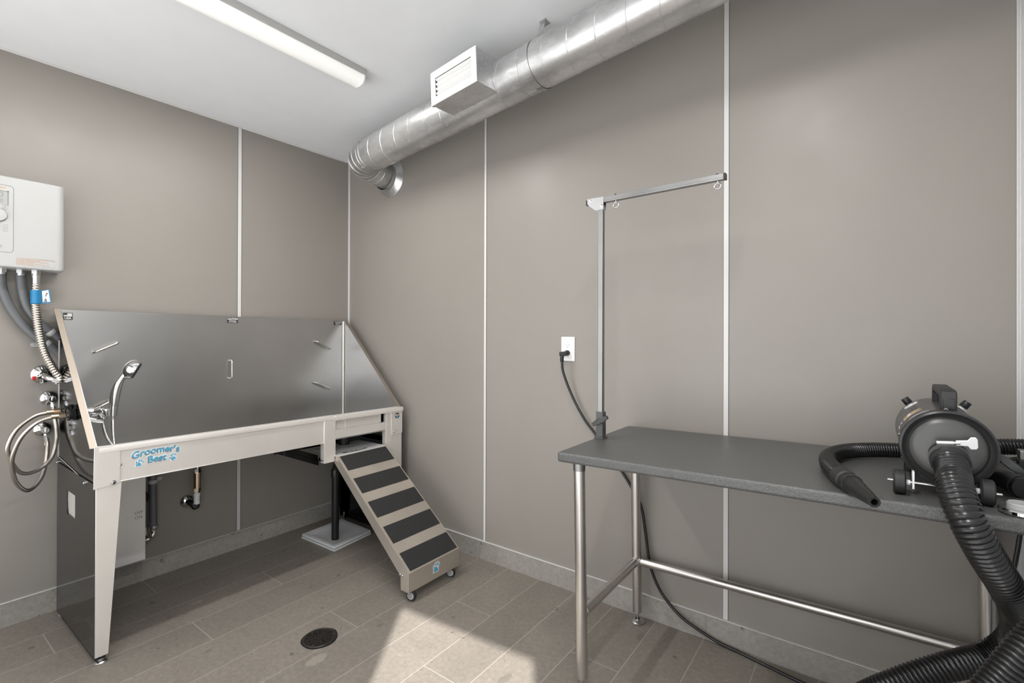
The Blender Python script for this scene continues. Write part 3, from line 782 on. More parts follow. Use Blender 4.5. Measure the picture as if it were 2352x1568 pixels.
# decals
b = MB(); o = V3((XT, -1.341, .752)); n = UX; u = V3((0, 1, .018)); v = UZ
for txt, size, du, dv, bd in (("Groomer's", .037, 0, .013, .0007), ('Best', .037, .002, -.021, .0008)):
    ar = -1.6 if du == 0 else -.4
    for q_, (dx, dz) in enumerate(((0, 0), (.0016, -.0016), (-.0016, .0008), (-.0012, -.003))):
        b.text(txt, size, o + u * (du + dx) + v * (dv + dz), u, v, n, .0004 + .00012 * q_, 0, bd + .0014, 'CENTER', 0, ar)
    b.text(txt, size, o + u * (du - .0016) + v * (dv - .0022), u, v, n, .0012, 1, bd + .0002, 'CENTER', 0, ar)
    b.text(txt, size, o + u * du + v * dv, u, v, n, .0016, 2, bd, 'CENTER', 0, ar)
paw(b, o + u * -.0575 + v * -.0295, u, v, n, .0245, -.35, 0, 2); paw(b, o + u * .058 + v * -.0290, u, v, n, .0245, .30, 0, 2)
lab(b.build('logo_decal', ['paper', 'ink_brown', 'blue'], t, xf=sk), "blue lettered Groomer's Best decal with paw prints")
b = MB(); o = V3((XB, -1.497, 1.315)); b.disc(rrect(-.0165, .0165, -.016, .016, .001), o, UY, UZ, UX, .0006, 0)
b.disc([(-.014, -.001), (.014, -.001), (.014, .0135), (-.014, .0135)], o, UY, UZ, UX, .001, 1)
for i in range(4): b.disc([(-.014, .0005 + i * .0036), (.014, .0005 + i * .0036), (.014, .0018 + i * .0036), (-.014, .0018 + i * .0036)], o, UY, UZ, UX, .0012, 2)
b.disc([(-.014, .0065), (-.002, .0065), (-.002, .0135), (-.014, .0135)], o, UY, UZ, UX, .0014, 0)
b.text('USA', .0125, o + UZ * -.0085, UY, UZ, UX, .001, 1, .0004)
lab(b.build('flag_sticker', ['ink', 'paper', 'knob_grey'], t), 'small flag sticker reading USA')
b = MB(); o = V3((XB, -.797, 1.3145)); b.disc(rrect(-.029, .029, -.0145, .0145, .003), o, UY, UZ, UX, .0006, 0)
b.text('CAUTION!', .0115, o + UZ * .0075, UY, UZ, UX, .001, 1, .0004); b.text('Do Not Leave', .0062, o + UZ * -.0018, UY, UZ, UX, .001, 1, .0002); b.text('Pets Unattended', .0062, o + UZ * -.0088, UY, UZ, UX, .001, 1, .0002)
lab(b.build('caution_sticker', ['ink', 'paper'], t), 'black caution sticker')
b = MB(); o = V3((XB, -.124, 1.312)); b.disc(rrect(-.029, .029, -.0125, .0125, .002), o, UY, UZ, UX, .0006, 0)
b.text("Groomer's Best", .0070, o + UZ * .0065, UY, UZ, UX, .001, 1, .0002); b.text('888 - 888 - 8888', .0052, o + UZ * -.0010, UY, UZ, UX, .001, 1, .0001); b.text('groomersbest.com', .0046, o + UZ * -.0075, UY, UZ, UX, .001, 1, .0001)
lab(b.build('maker_sticker', ['ink', 'paper'], t), 'black maker sticker')
b = MB(); o = V3((XT + .0068, -.104, .754)); b.disc(ell(0, 0, .0185, .0165, 24), o, UY, UZ, UX, .0005, 0); b.disc(ell(0, -.009, .010, .004, 16), o, UY, UZ, UX, .0008, 2)
b.text('ADA', .0155, o + UZ * .002, UY, UZ, UX, .0012, 1, .0006)
lab(b.build('access_sticker', ['ink', 'paper', 'blue'], t, xf=sk), 'oval sticker reading ADA')

# ------------------------------------------------------------------ faucet and hand shower
t = thing('tub_faucet', 'chrome mixer faucet through the left end of the tub', 'faucet', (.294, YL, .91))
for (yy, xx, zz, nm) in ((0, .260, .919, 0), (0, .328, .908, 1)):
    b = MB(); b.rod((xx, -1.564, zz), (xx, -1.50, zz), .0095, 18); b.build('inlet_pipe', 'chrome', t)
    b = MB(); b.lathe([(.012, 0), (.024, .0), (.024, .006), (.018, .008), (.018, .014), (.024, .016), (.024, .022), (.012, .022)], (xx, YL - .027, zz), UY, 20)
    b.build('grommet', 'black', t)
b = MB(); b.rod((.294, -1.505, .914), (.300, -1.462, .909), .0150, 24); b.rod((.255, -1.500, .919), (.334, -1.500, .909), .0155, 20)
b.build('mixer_body', 'chrome', t)
b = MB(); b.prism([(-.012, -.004), (.052, -.030), (.048, -.040), (.012, -.032), (-.016, -.016)], (.335, -1.488, .902), (.15, .98, 0), UZ, (.98, -.15, 0), -.012, .012)
b.build('lever', 'chrome', t, bev=.003)
b = MB(); b.tube([(.296, -1.470, .902), (.302, -1.456, .907), (.308, -1.436, .915)], [.0155, .0175, .0175], 24); b.lathe([(.0175, 0), (.012, .006), (0, .007)], (.308, -1.436, .915), (.2, .9, .35), 24)
b.rod((.304, -1.447, .908), (.306, -1.436, .886), .014, 20); hexnut(b, (.306, -1.436, .892), (.307, -1.434, .874), .0155)
b.rod((.305, -1.440, .909), (.318, -1.408, .905), .010, 18)
b.build('diverter', 'chrome', t)
b = MB(); b.lathe([(.012, -.022), (.0145, -.022), (.0155, .022), (.012, .022)], (.320, -1.403, .907), (0, .05, 1), 24, 0, True, True); b.box(.312, .328, -1.424, -1.412, .896, .914)
b.build('shower_holder', 'chrome', t)
t = thing('hand_shower', 'chrome hand shower head standing in the faucet holder', 'shower', (.320, -1.405, .89))
hp = curve([(.320, -1.403, .886), (.320, -1.401, .93), (.320, -1.396, .975), (.322, -1.386, 1.018), (.326, -1.368, 1.054), (.332, -1.350, 1.074)], .005)
rr = []
for i in range(len(hp)):
    q = i / (len(hp) - 1)
    rr.append(.0105 + .0072 * math.sin(math.pi * min(1, q / .85)) + .006 * max(0, q - .8) / .2)
b = MB(); b.tube(hp, rr, 20); b.build('handle', 'chrome', t)
hd = V3((.30, .84, -.46)).normalized(); hc = V3((.331, -1.340, 1.083))
b = MB(); b.lathe([(.0, -.031), (.016, -.030), (.033, -.021), (.043, -.007), (.0455, .005), (.0445, .014), (.039, .0165), (0, .0165)], hc, hd, 36); b.build('head', 'chrome', t)
b = MB(); b.lathe([(.037, .0167), (.036, .019), (0, .019)], hc, hd, 28)
a_ = hd.orthogonal().normalized(); e_ = hd.cross(a_)
for rr_, k in ((.032, 20), (.023, 14), (.012, 7)):
    for i in range(k):
        q = 2 * math.pi * i / k; b.lathe([(.0018, 0), (.0014, .003), (0, .003)], hc + hd * .019 + (a_ * math.cos(q) + e_ * math.sin(q)) * rr_, hd, 6)
lab(b.build('spray_face', 'black_soft', t), 'dark spray face with nozzles')
t = thing('shower_hose', 'ribbed chrome shower hose hanging from the faucet into the tub', 'hose', (.307, -1.434, .874))
ribbed([(.307, -1.434, .876), (.309, -1.432, .84), (.314, -1.420, .790), (.322, -1.399, .748), (.332, -1.372, .700), (.340, -1.345, .640), (.335, -1.330, .618), (.325, -1.345, .622),
        (.322, -1.370, .665), (.320, -1.393, .735), (.319, -1.402, .80), (.320, -1.404, .886)], .0078, .0042, .0014, 14).build('ribbed_sleeve', 'chrome', t)

# ------------------------------------------------------------------ ramp
t = thing('dog_ramp', 'stainless pull-out dog ramp with five black grip pads leaning from the tub to the floor', 'ramp', (.95, -.375, 0))
RAMP = t
A0, A1 = V3((.648, 0, .5855)), V3((1.2335, 0, .1365)); RD = (A1 - A0).normalized(); RN = V3((-RD.z, 0, RD.x)); RN = RN if RN.z > 0 else -RN
def ry(s): return (-.531 - .017 * s / .7385, -.204 - .005 * s / .7385)
RL = (A1 - A0).length
def rq(s, y, h=0.0): return A0 + RD * s + RN * h + UY * y
y0a, y1a = ry(0); y0b, y1b = ry(RL)
b = MB()
b.add([rq(0, y0a), rq(RL, y0b), rq(RL, y1b), rq(0, y1a), rq(0, y0a, -.002), rq(RL, y0b, -.002), rq(RL, y1b, -.002), rq(0, y1a, -.002)],
      [(0, 1, 2, 3), (7, 6, 5, 4), (0, 4, 5, 1), (1, 5, 6, 2), (2, 6, 7, 3), (3, 7, 4, 0)])
b.build('deck', 'steel_ramp', t)
for (ya, yb2) in ((y0a, y0b), (y1a, y1b)):
    s = -1 if ya == y0a else 1; e = UY * (.0015 * s)
    b = MB(); lo0 = V3((.628, ya, .548)); lo1 = V3((1.178, yb2, .110)); lo2 = V3((1.180, yb2, .046)); lo3 = V3((1.236, yb2, .046))
    pts = [rq(-.006, ya, .0012), rq(RL, yb2, .0012), lo3, lo2, lo1, lo0]
    b.add(pts + [p - e for p in pts], [(0, 1, 2, 3, 4, 5), (11, 10, 9, 8, 7, 6)] + [(i, (i + 1) % 6, (i + 1) % 6 + 6, i + 6) for i in range(6)])
    sd = b.build('side_skirt', 'steel_ramp', t)
    if s < 0:
        for dx in (0, .016):
            b = MB(); b.lathe([(.006, 0), (.006, .002), (.004, .005), (0, .005)], (1.178 + dx, yb2 - .0015, .118 - dx * .1), -UY, 10); b.build('bolt', 'chrome', sd)
b = MB(); b.box(1.232, 1.2345, y0b - .0015, y1b + .0015, .046, .1362); b.box(1.19, 1.234, y0b, y1b, .046, .048)
fp = b.build('front_plate', 'steel_ramp', t, bev=.0008)
b = MB(); paw(b, V3((1.2345, -.371, .097)), UY, UZ, UX, .040, -.20, 0, 1)
lab(b.build('paw_decal', ['paper', 'blue'], fp), 'blue paw print decal')
b = MB(); b.add([(.40, -.525, .587), (.650, y0a, .587), (.650, y1a, .587), (.40, -.21, .587), (.40, -.525, .584), (.650, y0a, .584), (.650, y1a, .584), (.40, -.21, .584)],
      [(0, 1, 2, 3), (7, 6, 5, 4), (0, 4, 5, 1), (1, 5, 6, 2), (2, 6, 7, 3), (3, 7, 4, 0)])
b.disc(ell(0, 0, .085, .016, 28), (.616, -.395, .587), UY, (-1, 0, 0), UZ, .0006, 1)
b.text('Lift & Slide', .026, (.612, -.390, .587), UY, (-1, 0, 0), UZ, .0010, 2, .0004)
lab(b.build('top_lip', ['steel_box', 'ink', 'paper'], t), 'flat top lip with a dark lettered sticker')
for k in range(5):
    s0 = .007 + .1563 * k; s1 = s0 + .099
    yy0, yy1 = ry(s0); pts = [rq(s0, yy0 + .015, .0002), rq(s1, ry(s1)[0] + .015, .0002), rq(s1, ry(s1)[1] - .006, .0002), rq(s0, yy1 - .006, .0002)]
    b = MB(); b.add(pts + [p + RN * .0016 for p in pts], [(3, 2, 1, 0), (4, 5, 6, 7)] + [(i, (i + 1) % 4, (i + 1) % 4 + 4, i + 4) for i in range(4)])
    b.build('grip_pad', 'tread', t)
def caster(x, y, ang):
    f = V3((math.cos(ang), math.sin(ang), 0)); s = V3((-f.y, f.x, 0)); c = V3((x, y, .0245))
    b = MB(); b.lathe([(.0165, -.0085), (.0225, -.009), (.0245, -.005), (.0245, .005), (.0225, .009), (.0165, .0085)], c, s, 32)
    w = b.build('caster_wheel', 'black_soft', RAMP)
    b = MB(); b.lathe([(.0, -.0092), (.005, -.0092), (.006, -.007), (.013, -.0068), (.0145, -.0095), (.0168, -.0088), (.0168, .0088), (.0145, .0095), (.013, .0068), (.006, .007), (.005, .0092), (0, .0092)], c, s, 28); b.build('hub', 'knob_grey', w)
    b = MB()
    for e in (-1, 1):
        pl = [(-.006, -.004), (.006, -.004), (.020, .0335), (-.004, .0335)]
        b.prism(pl, c + s * (.0115 * e), f, UZ, s, -.0008, .0008)
        b.lathe([(.004, 0), (.004, .003), (0, .0035)], c + s * (.0122 * e), s * e, 10)
    b.obox(c + UZ * .0325 + f * .008, f, s, UZ, .014, .0125, .0010); b.rod(c + UZ * .033 + f * .01, c + UZ * .0385 + f * .01, .008, 16)
    b.build('caster_fork', 'zinc', RAMP)
caster(1.224, -.522, math.radians(195)); caster(1.218, -.252, math.radians(205))

# ------------------------------------------------------------------ under and beside the tub
t = thing('floor_sink', 'white square floor sink under the black drain pipe', 'sink', (.31, -.295, 0))
Q = [(.160, -.444), (.487, -.436), (.452, -.154), (.139, -.146)]; cx, cy = .3095, -.295
def ring(k, z): return [V3((cx + (x - cx) * k, cy + (y - cy) * k, z)) for x, y in Q]
b = MB(); lv = [ring(1.0, 0), ring(1.0, .006), ring(.985, .008)]
for a, c_ in zip(lv, lv[1:]): b.add(a + c_, [(i, (i + 1) % 4, (i + 1) % 4 + 4, i + 4) for i in range(4)])
b.add(lv[-1], [(0, 1, 2, 3)]); b.build('base_frame', 'porcelain', t)
b = MB(); lv = [ring(.97, .011), ring(.99, .011), ring(.99, .024), ring(.82, .025), ring(.70, .014), ring(.20, .0085)]
for a, c_ in zip(lv, lv[1:]): b.add(a + c_, [(i, (i + 1) % 4, (i + 1) % 4 + 4, i + 4) for i in range(4)], 0, True)
b.add(lv[-1], [(0, 1, 2, 3)]); b.build('basin', 'porcelain', t, bev=.003)
t = thing('drain_pipe', 'black plastic drain pipe dropping from the tub into the floor sink', 'pipe', (.364, -.348, .012))
b = MB(); b.tube([(.364, -.348, .0115), (.364, -.348, .40)], .0215, 28); b.build('pipe', 'black', t)
b = MB(); b.tube([(.364, -.348, .385), (.364, -.348, .422), (.366, -.347, .432)], [.0262, .0262, .0225], 28)
b.tube(curve([(.366, -.347, .43), (.376, -.345, .455), (.405, -.340, .485), (.424, -.337, .51), (.43, -.336, .53)], .008), .0225, 24)
b.tube([(.43, -.336, .520), (.43, -.336, .556), (.43, -.336, .558), (.43, -.336, .630)], [.0275, .0275, .031, .031], 28)
b.build('offset_fitting', 'black', t)

t = thing('floor_drain', 'round dark metal grate of the floor drain', 'drain', (1.138, -.938, 0))
c = V3((1.138, -.938, 0)); K = 1.0
b = MB(); pl = []
for i in range(40):
    q = 2 * math.pi * i / 40; pl.append((.0705 * math.cos(q) * (1 + .02 * math.sin(3 * q + 1)), .0705 * math.sin(q) * (1 + .02 * math.sin(5 * q))))
b.prism(pl, c, UX, UY, UZ, .0002, .0012); b.build('rim_gap', 'void', t)
b = MB(); b.lathe([(.056, .0012), (.056, .0045), (.0585, .0055), (.0625, .0055), (.0645, .0035), (.0645, .0012)], c, UZ, 56)
for r_ in (.008, .0165, .0255, .0345, .0435, .0520): b.lathe([(r_ - .0016, .0014), (r_ - .0014, .0042), (r_ + .0014, .0042), (r_ + .0016, .0014)], c, UZ, 48)
for i in range(12):
    q = math.radians(30 * i + 8); d = V3((math.cos(q), math.sin(q), 0)); r0 = .0 if i % 2 == 0 else .016
    b.obox(c + d * ((r0 + .058) / 2) + UZ * .0030, d, V3((-d.y, d.x, 0)), UZ, (.058 - r0) / 2, .0017, .0014)
b.build('grate', 'iron', t)
for i in range(3):
    q = math.radians(120 * i + 60); b = MB(); b.lathe([(.003, 0), (.003, .001), (0, .0014)], c + V3((math.cos(q) * .0525, math.sin(q) * .0525, .0042)), UZ, 10); b.build('screw', 'zinc', t)

t = thing('switch_box', 'plain grey steel electrical switch box on the wall under the tub', 'electrical box', (0, -1.34, .14))
MB().box(.008, .10, -1.46, -1.2185, .142, .545).build('enclosure', 'zinc_box' if False else 'galv_flat', t, bev=.002)
b = MB(); b.box(.10, .1016, -1.4605, -1.2185, .141, .546); cov = b.build('cover', 'steel_box', t, bev=.0006)
b = MB(); b.text('OFF', .020, (.1016, -1.246, .375), UY, UZ, UX, .0006, 0); b.text('ON', .020, (.1016, -1.246, .352), UY, UZ, UX, .0006, 0)
b.build('stamped_lettering', 'ink_grey', cov)

t = thing('check_valve', 'brass and steel check valve rising from a chrome wall plate under the tub', 'valve', (0, -1.0, .345))
b = MB(); escutcheon(b, -1.004, .345, .034); b.build('wall_plate', 'chrome', t)
b = MB(); b.tube(curve([(.02, -1.003, .345), (.045, -.995, .335), (.058, -.985, .318), (.060, -.980, .322), (.060, -.979, .335)], .005), .0145, 18); b.build('elbow', 'black', t)
b = MB(); b.rod((.060, -.979, .330), (.060, -.978, .395), .0135, 20); b.rod((.060, -.979, .338), (.060, -.979, .345), .0158, 20); b.rod((.060, -.978, .380), (.060, -.978, .390), .0158, 20); lab(b.build('nipple', 'white_pl', t), 'white plastic nipple')
b = MB(); hexnut(b, (.060, -.978, .395), (.060, -.978, .402), .013); hexnut(b, (.060, -.978, .402), (.060, -.978, .422), .0195); b.rod((.060, -.978, .420), (.060, -.977, .500), .019, 24); b.rod((.060, -.977, .496), (.060, -.977, .502), .0205, 24); lab(b.build('valve_barrel', 'brass', t), 'brass-coloured barrel')
b = MB(); hexnut(b, (.060, -.977, .502), (.060, -.977, .522), .016); b.rod((.060, -.977, .52), (.060, -.976, .570), .0125, 20); b.build('upper_union', 'chrome', t)

# ------------------------------------------------------------------ outlet and cord
t = thing('wall_outlet', 'white wall outlet with a black plug in its lower socket', 'outlet', (1.759, 0, 1.17))
MB().box(1.7225, 1.7965, -.006, 0, 1.111, 1.229).build('plate', 'white_pl', t, bev=.002)
b = MB(); b.box(1.743, 1.777, -.0078, -.005, 1.137, 1.203); b.build('receptacle', 'white_pl', t, bev=.0012)
b = MB()
for zq in (1.187, 1.153):
    b.box(1.7525, 1.7540, -.0082, -.007, zq - .001, zq + .007); b.box(1.7655, 1.7672, -.0082, -.007, zq - .001, zq + .006)
    b.lathe([(.0022, 0), (.0022, .0006), (0, .0006)], (1.760, -.0078, zq - .008), -UY, 10)
b.build('slots', 'ink', t)
for zq in (1.219, 1.121):
    b = MB(); b.lathe([(.003, 0), (.003, .0008), (0, .001)], (1.7595, -.006, zq), -UY, 10); b.build('cover_screw', 'white_pl', t)
t = thing('power_cord', 'black power cord from the wall outlet down behind the table and along the floor', 'cord', (1.76, -.03, 1.12))
b = MB(); b.tube([(1.760, -.0080, 1.151), (1.760, -.020, 1.1505), (1.760, -.026, 1.150), (1.758, -.044, 1.147), (1.757, -.050, 1.146)], [.0135, .0135, .010, .012, .013], 16)
b.obox((1.757, -.050, 1.147), UX, UY, UZ, .016, .006, .010); b.tube(curve([(1.756, -.050, 1.143), (1.754, -.052, 1.128), (1.753, -.050, 1.110)], .004), [.0095] * 2 + [.0085] * 30 if False else .0088, 14)
lab(b.build('plug', 'black', t, bev=.001), 'black moulded plug')
cpts = [(1.753, -.050, 1.115), (1.757, -.045, 1.06), (1.795, -.032, .955), (1.858, -.026, .847), (1.925, -.017, .765), (2.040, -.017, .632), (2.096, -.022, .56), (2.139, -.026, .494), (2.160, -.028, .387), (2.176, -.029, .278),
        (2.199, -.03, .201), (2.246, -.03, .128), (2.325, -.031, .067), (2.445, -.024, .020), (2.539, -.024, .0065), (2.664, -.052, .0065), (2.776, -.075, .0065), (2.93, -.10, .0065), (3.10, -.112, .0065), (3.195, -.085, .03), (3.232, -.095, .22),
        (3.246, -.095, .35), (3.262, -.095, .46), (3.283, -.095, .60), (3.2935, -.095, .70), (3.297, -.11, .83), (3.290, -.14, .895), (3.24, -.16, .888), (3.18, -.18, .90)]
MB().tube(curve(cpts, .012), .0060, 12).build('cable', 'cord', t)

# ------------------------------------------------------------------ grooming table (stands slightly out of level)
TH = -.019; PIV = V3((2.135, -.05, 0))
t = thing('grooming_table', 'long grooming table with a textured grey top and steel tube legs along the right wall', 'table', tuple(PIV), (0, TH, 0))
ZT = .8395
b = MB(); pl = rrect(2.097, 3.296, -.645, -.036, .012, 4)
b.prism(pl, (0, 0, 0), UX, UY, UZ, ZT - .033, ZT, 0, True); b.build('tabletop', 'tabletop', t, bev=.008, seg=4)
legs = [(2.138, -.560, .047), (2.138, -.058, .047), (3.236, -.060, .030), (3.270, -.575, .030)]
for x, y, zf in legs:
    MB().tube([(x, y, zf), (x, y, ZT - .034)], .0198, 28).build('leg', 'steel_tube', t)
    b = MB(); b.tube([(x, y, ZT - .075), (x, y, ZT - .033)], .0212, 28); b.build('leg_socket', 'alu', t)
    b = MB(); zb = 0 if x < 3 else -.020
    b.rod((x, y, zb + .006), (x, y, zf + .004), .0052, 12); b.lathe([(.027, zb), (.0285, zb + .002), (.0285, zb + .006), (.024, zb + .010), (.009, zb + .012), (.009, zb + .018)], (x, y, 0), UZ, 28); b.build('levelling_foot', 'zinc', t)
zs = .265
for p0, p1 in (((2.138, -.558, zs), (2.138, -.06, zs)), ((2.138, -.058, zs), (3.236, -.060, zs)), ((3.236, -.06, zs), (3.268, -.573, zs))):
    MB().rod(p0, p1, .0172, 24).build('stretcher', 'steel_tube', t)
for p0, d in (((2.138, -.0775, zs), -UY), ((2.1575, -.058, zs), UX), ((2.138, -.5405, zs), UY)):
    a = V3(d).orthogonal().normalized(); e = V3(d).cross(a)
    b = MB(); b.tube([V3(p0) + (a * math.cos(2 * math.pi * j / 24) + e * math.sin(2 * math.pi * j / 24)) * .0178 for j in range(25)], .0022, 6, 0, False); b.build('weld', 'steel_tube', t)

def tz(x): return ZT + .019 * (x - 2.135)
# grooming arm clamped to the left end
PX, PY = 2.104, -.350
t = thing('leash_post', 'upright steel grooming arm with a horizontal bar, clamped to the left end of the table', 'grooming arm', (PX, PY, tz(PX)))
hw = .0098
MB().box(PX - hw, PX + hw, PY - hw, PY + hw, tz(PX) - .05, 1.742).build('pole', 'alu', t, bev=.0015)
b = MB(); b.box(PX - .0105, PX - .006, PY - hw - .0004, PY - hw + .001, .95, 1.74); 
b = MB(); b.box(PX - .0145, PX + .0145, PY - .0145, PY + .0145, tz(PX) + .0, .942); b.box(PX - .019, PX + .019, PY - .022, PY + .019, tz(PX), tz(PX) + .006)
cl = b.build('clamp_socket', 'char', t, bev=.0015)
b = MB(); b.box(PX - .014, PX + .014, PY - .0145, PY + .0145, tz(PX) - .066, tz(PX) - .034); b.box(PX + .008, PX + .020, PY - .02, PY + .014, tz(PX) - .046, tz(PX) - .034)
b.build('lower_bracket', 'zinc', t, bev=.001)
MB().box(PX - .0125, PX + .0105, PY - .0125, PY + .0125, tz(PX) - .072, tz(PX) - .0655).build('foot_cap', 'black', t)
def wing_knob(par, c, d, sp, name='wing_knob'):
    c, d, sp = V3(c), V3(d).normalized(), V3(sp).normalized(); w = d.cross(sp)
    b = MB(); L = .034
    pl = [(-L, -.006), (-.012, -.0105), (.012, -.0105), (L, -.006), (L, .006), (.012, .0105), (-.012, .0105), (-L, .006)]
    b.prism(pl, c, sp, w, d, -.007, .007); b.rod(c - d * .022, c, .007, 14)
    return b.build(name, 'char_dk', par, bev=.002)
wing_knob(t, (PX + .014, PY - .036, .912), (.15, -1, .0), (.85, .12, .50))
b = MB(); pl = [(-.054, .012), (-.052, -.008), (-.032, -.026), (-.018, -.037), (.016, -.037), (.016, .012)]
for e in (-1, 1): b.prism(pl, (PX - .002, PY + e * .0112, 1.759), UX, UZ, UY, -.0012, .0012)
b.obox((PX - .03, PY, 1.7335), (.05, 0, -.03), UY, (.03, 0, .05), .024, .0112, .001)
b.build('corner_bracket', 'zinc', t)
for bx_, bz_ in ((PX - .040, 1.762), (PX + .006, 1.736)):
    b = MB(); b.lathe([(.006, 0), (.006, .003), (0, .004)], (bx_, PY - .0125, bz_), -UY, 12); b.build('bracket_bolt', 'chrome', t)
ad = V3((.5, 0, .0095)).normalized(); an = V3((-ad.z, 0, ad.x)); a0 = V3((PX - .055, PY, 1.7585)); La = .503
b = MB(); b.obox(a0 + ad * La / 2, ad, UY, an, La / 2, .0100, .0100); b.obox(a0 + ad * La / 2 - UY * .0102, ad, UY, an, La / 2 - .003, .0006, .0032)
b.build('crossbar', 'alu', t, bev=.001)
for s_ in (0, 1):
    b = MB(); b.obox(a0 + ad * (La * s_ + (.003 if s_ else -.003)), ad, UY, an, .004, .0105, .0105); b.build('end_cap', 'black', t, bev=.001)
for s_ in (.115, .482):
    p = a0 + ad * s_; b = MB(); b.rod(p - an * .016, p + an * .018, .0028, 10); hexnut(b, p + an * .010, p + an * .0155, .0058); b.rod(p - an * .0105, p - an * .0125, .0065, 14)
    q = p - an * .0265; b.tube([q + V3((math.cos(2 * math.pi * j / 28) * .0105, math.sin(2 * math.pi * j / 28) * .002, math.sin(2 * math.pi * j / 28) * .0105)) for j in range(29)], .0026, 10, 0, False)
    b.build('eye_bolt', 'chrome', t)

# second clamp at the right end
t = thing('arm_clamp', 'empty grey clamp socket with a black wing knob at the right end of the table', 'clamp', (3.262, -.33, tz(3.262)))
b = MB(); b.box(3.247, 3.277, -.345, -.315, .930, .953); b.build('socket', 'alu', t, bev=.0015)
b = MB(); b.box(3.2455, 3.2785, -.3465, -.3135, tz(3.262), .930); b.build('socket_base', 'black', t, bev=.0015)
wing_knob(t, (3.231, -.362, .917), (-.35, -1, .25), (.74, -.22, -.62))
b = MB(); b.obox((3.214, -.352, .928), (.72, -.25, -.62), (.1, -.95, .3), (.6, .3, .7), .030, .009, .0045); b.build('knob_blade', 'black', t, bev=.002)

# flat nozzle tool and small puck on the table
t = thing('flat_nozzle', 'flat black blower nozzle lying on the table beside the dryer', 'nozzle', (3.21, -.37, tz(3.21)))
b = MB(); z0 = tz(3.2)
def sect(c, d, w, h):
    c, d = V3(c), V3(d).normalized(); s = d.cross(UZ).normalized(); u = s.cross(d)
    return [c + s * (w * math.cos(q)) + u * (h * math.sin(q)) for q in [2 * math.pi * i / 20 for i in range(20)]]
dv = V3((.05, -.16, .0)); secs = [((3.175, -.245, z0 + .016), .040, .006), ((3.19, -.30, z0 + .020), .036, .010), ((3.205, -.36, z0 + .025), .026, .018), ((3.217, -.40, z0 + .026), .023, .023), ((3.235, -.46, z0 + .026), .0235, .0235)]
vs_ = []
for c_, w, h in secs: vs_ += sect(c_, dv, w, h)
b.add(vs_, [(i * 20 + j, i * 20 + (j + 1) % 20, (i + 1) * 20 + (j + 1) % 20, (i + 1) * 20 + j) for i in range(4) for j in range(20)], 0, True)
b.add(vs_[:20] + vs_[-20:], [tuple(range(20)), tuple(range(20, 40))]); b.build('tapered_body', 'black', t)
b = MB(); b.tube([V3((3.226, -.43, z0 + .026)), V3((3.231, -.447, z0 + .026))], .0258, 20); b.build('collar', 'black_soft', t)
t = thing('metal_puck', 'round steel puck with a grey disc on top near the right table edge', 'clamp pad', (3.205, -.600, tz(3.205)))
z0 = tz(3.205)
b = MB(); b.lathe([(0, 0), (.033, 0), (.0365, .004), (.0365, .010), (.034, .0125), (.020, .0125)], (3.205, -.600, z0), UZ, 40); b.build('steel_base', 'chrome', t)
b = MB(); b.lathe([(.023, .0122), (.023, .022), (.021, .0245), (.016, .0235), (0, .0230)], (3.205, -.600, z0), UZ, 36); lab(b.build('top_disc', 'knob_grey', t), 'grey plastic disc')

# ------------------------------------------------------------------ blow dryer
DC = V3((3.092, 0, .9735)); RB = .0865
t = thing('pet_dryer', 'charcoal canister pet dryer on small black wheels on the table', 'dryer', (3.092, -.40, tz(3.09)))
DRY = t
b = MB(); b.lathe([(0, -.185), (.055, -.186), (.074, -.196), (RB - .002, -.215), (RB, -.235), (RB, -.538)], DC, UY, 64); b.build('canister', 'char', t)
b = MB(); b.lathe([(RB, -.528), (RB + .0028, -.530), (RB + .0036, -.535), (RB + .001, -.5395), (RB + .001, -.541), (RB + .0036, -.545), (RB + .0022, -.551), (RB - .002, -.553)], DC, UY, 72)
rim = b.build('front_rim', 'char_dk', t)
b = MB(); b.lathe([(RB - .002, -.553), (RB - .006, -.545), (RB - .012, -.542), (RB - .017, -.545)], DC, UY, 72, 1); b.lathe([(RB - .017, -.545), (RB - .021, -.549), (RB - .027, -.552), (.045, -.5535), (.030, -.554), (0, -.554)], DC, UY, 72)
b.build('front_plate', ['char', 'char_dk'], t)
for q in (90, 205, 168, -12):
    q = math.radians(q); w = V3((math.cos(q), 0, math.sin(q))); p = DC + w * (RB + .002) + UY * -.520
    b = MB(); b.lathe([(.0045, 0), (.0045, .002), (.0025, .004), (0, .004)], p, w, 10); b.build('rim_screw', 'chrome', t)
# carry handle
b = MB(); zt = DC.z + RB
pl = [(-.512, zt - .010), (-.512, zt + .034), (-.506, zt + .044), (-.495, zt + .048), (-.325, zt + .048), (-.314, zt + .043), (-.309, zt + .032), (-.309, zt - .010),
      (-.327, zt - .010), (-.329, zt + .026), (-.336, zt + .031), (-.476, zt + .031), (-.484, zt + .026), (-.487, zt - .010)]
b.prism(pl, (3.098, 0, 0), UY, UZ, UX, -.0155, .0155); hd_ = b.build('carry_handle', 'black_soft', t, bev=.003)
b = MB(); b.box(3.087, 3.109, -.5135, -.511, zt + .002, zt + .028); b.build('handle_inset', 'black', hd_, bev=.001)
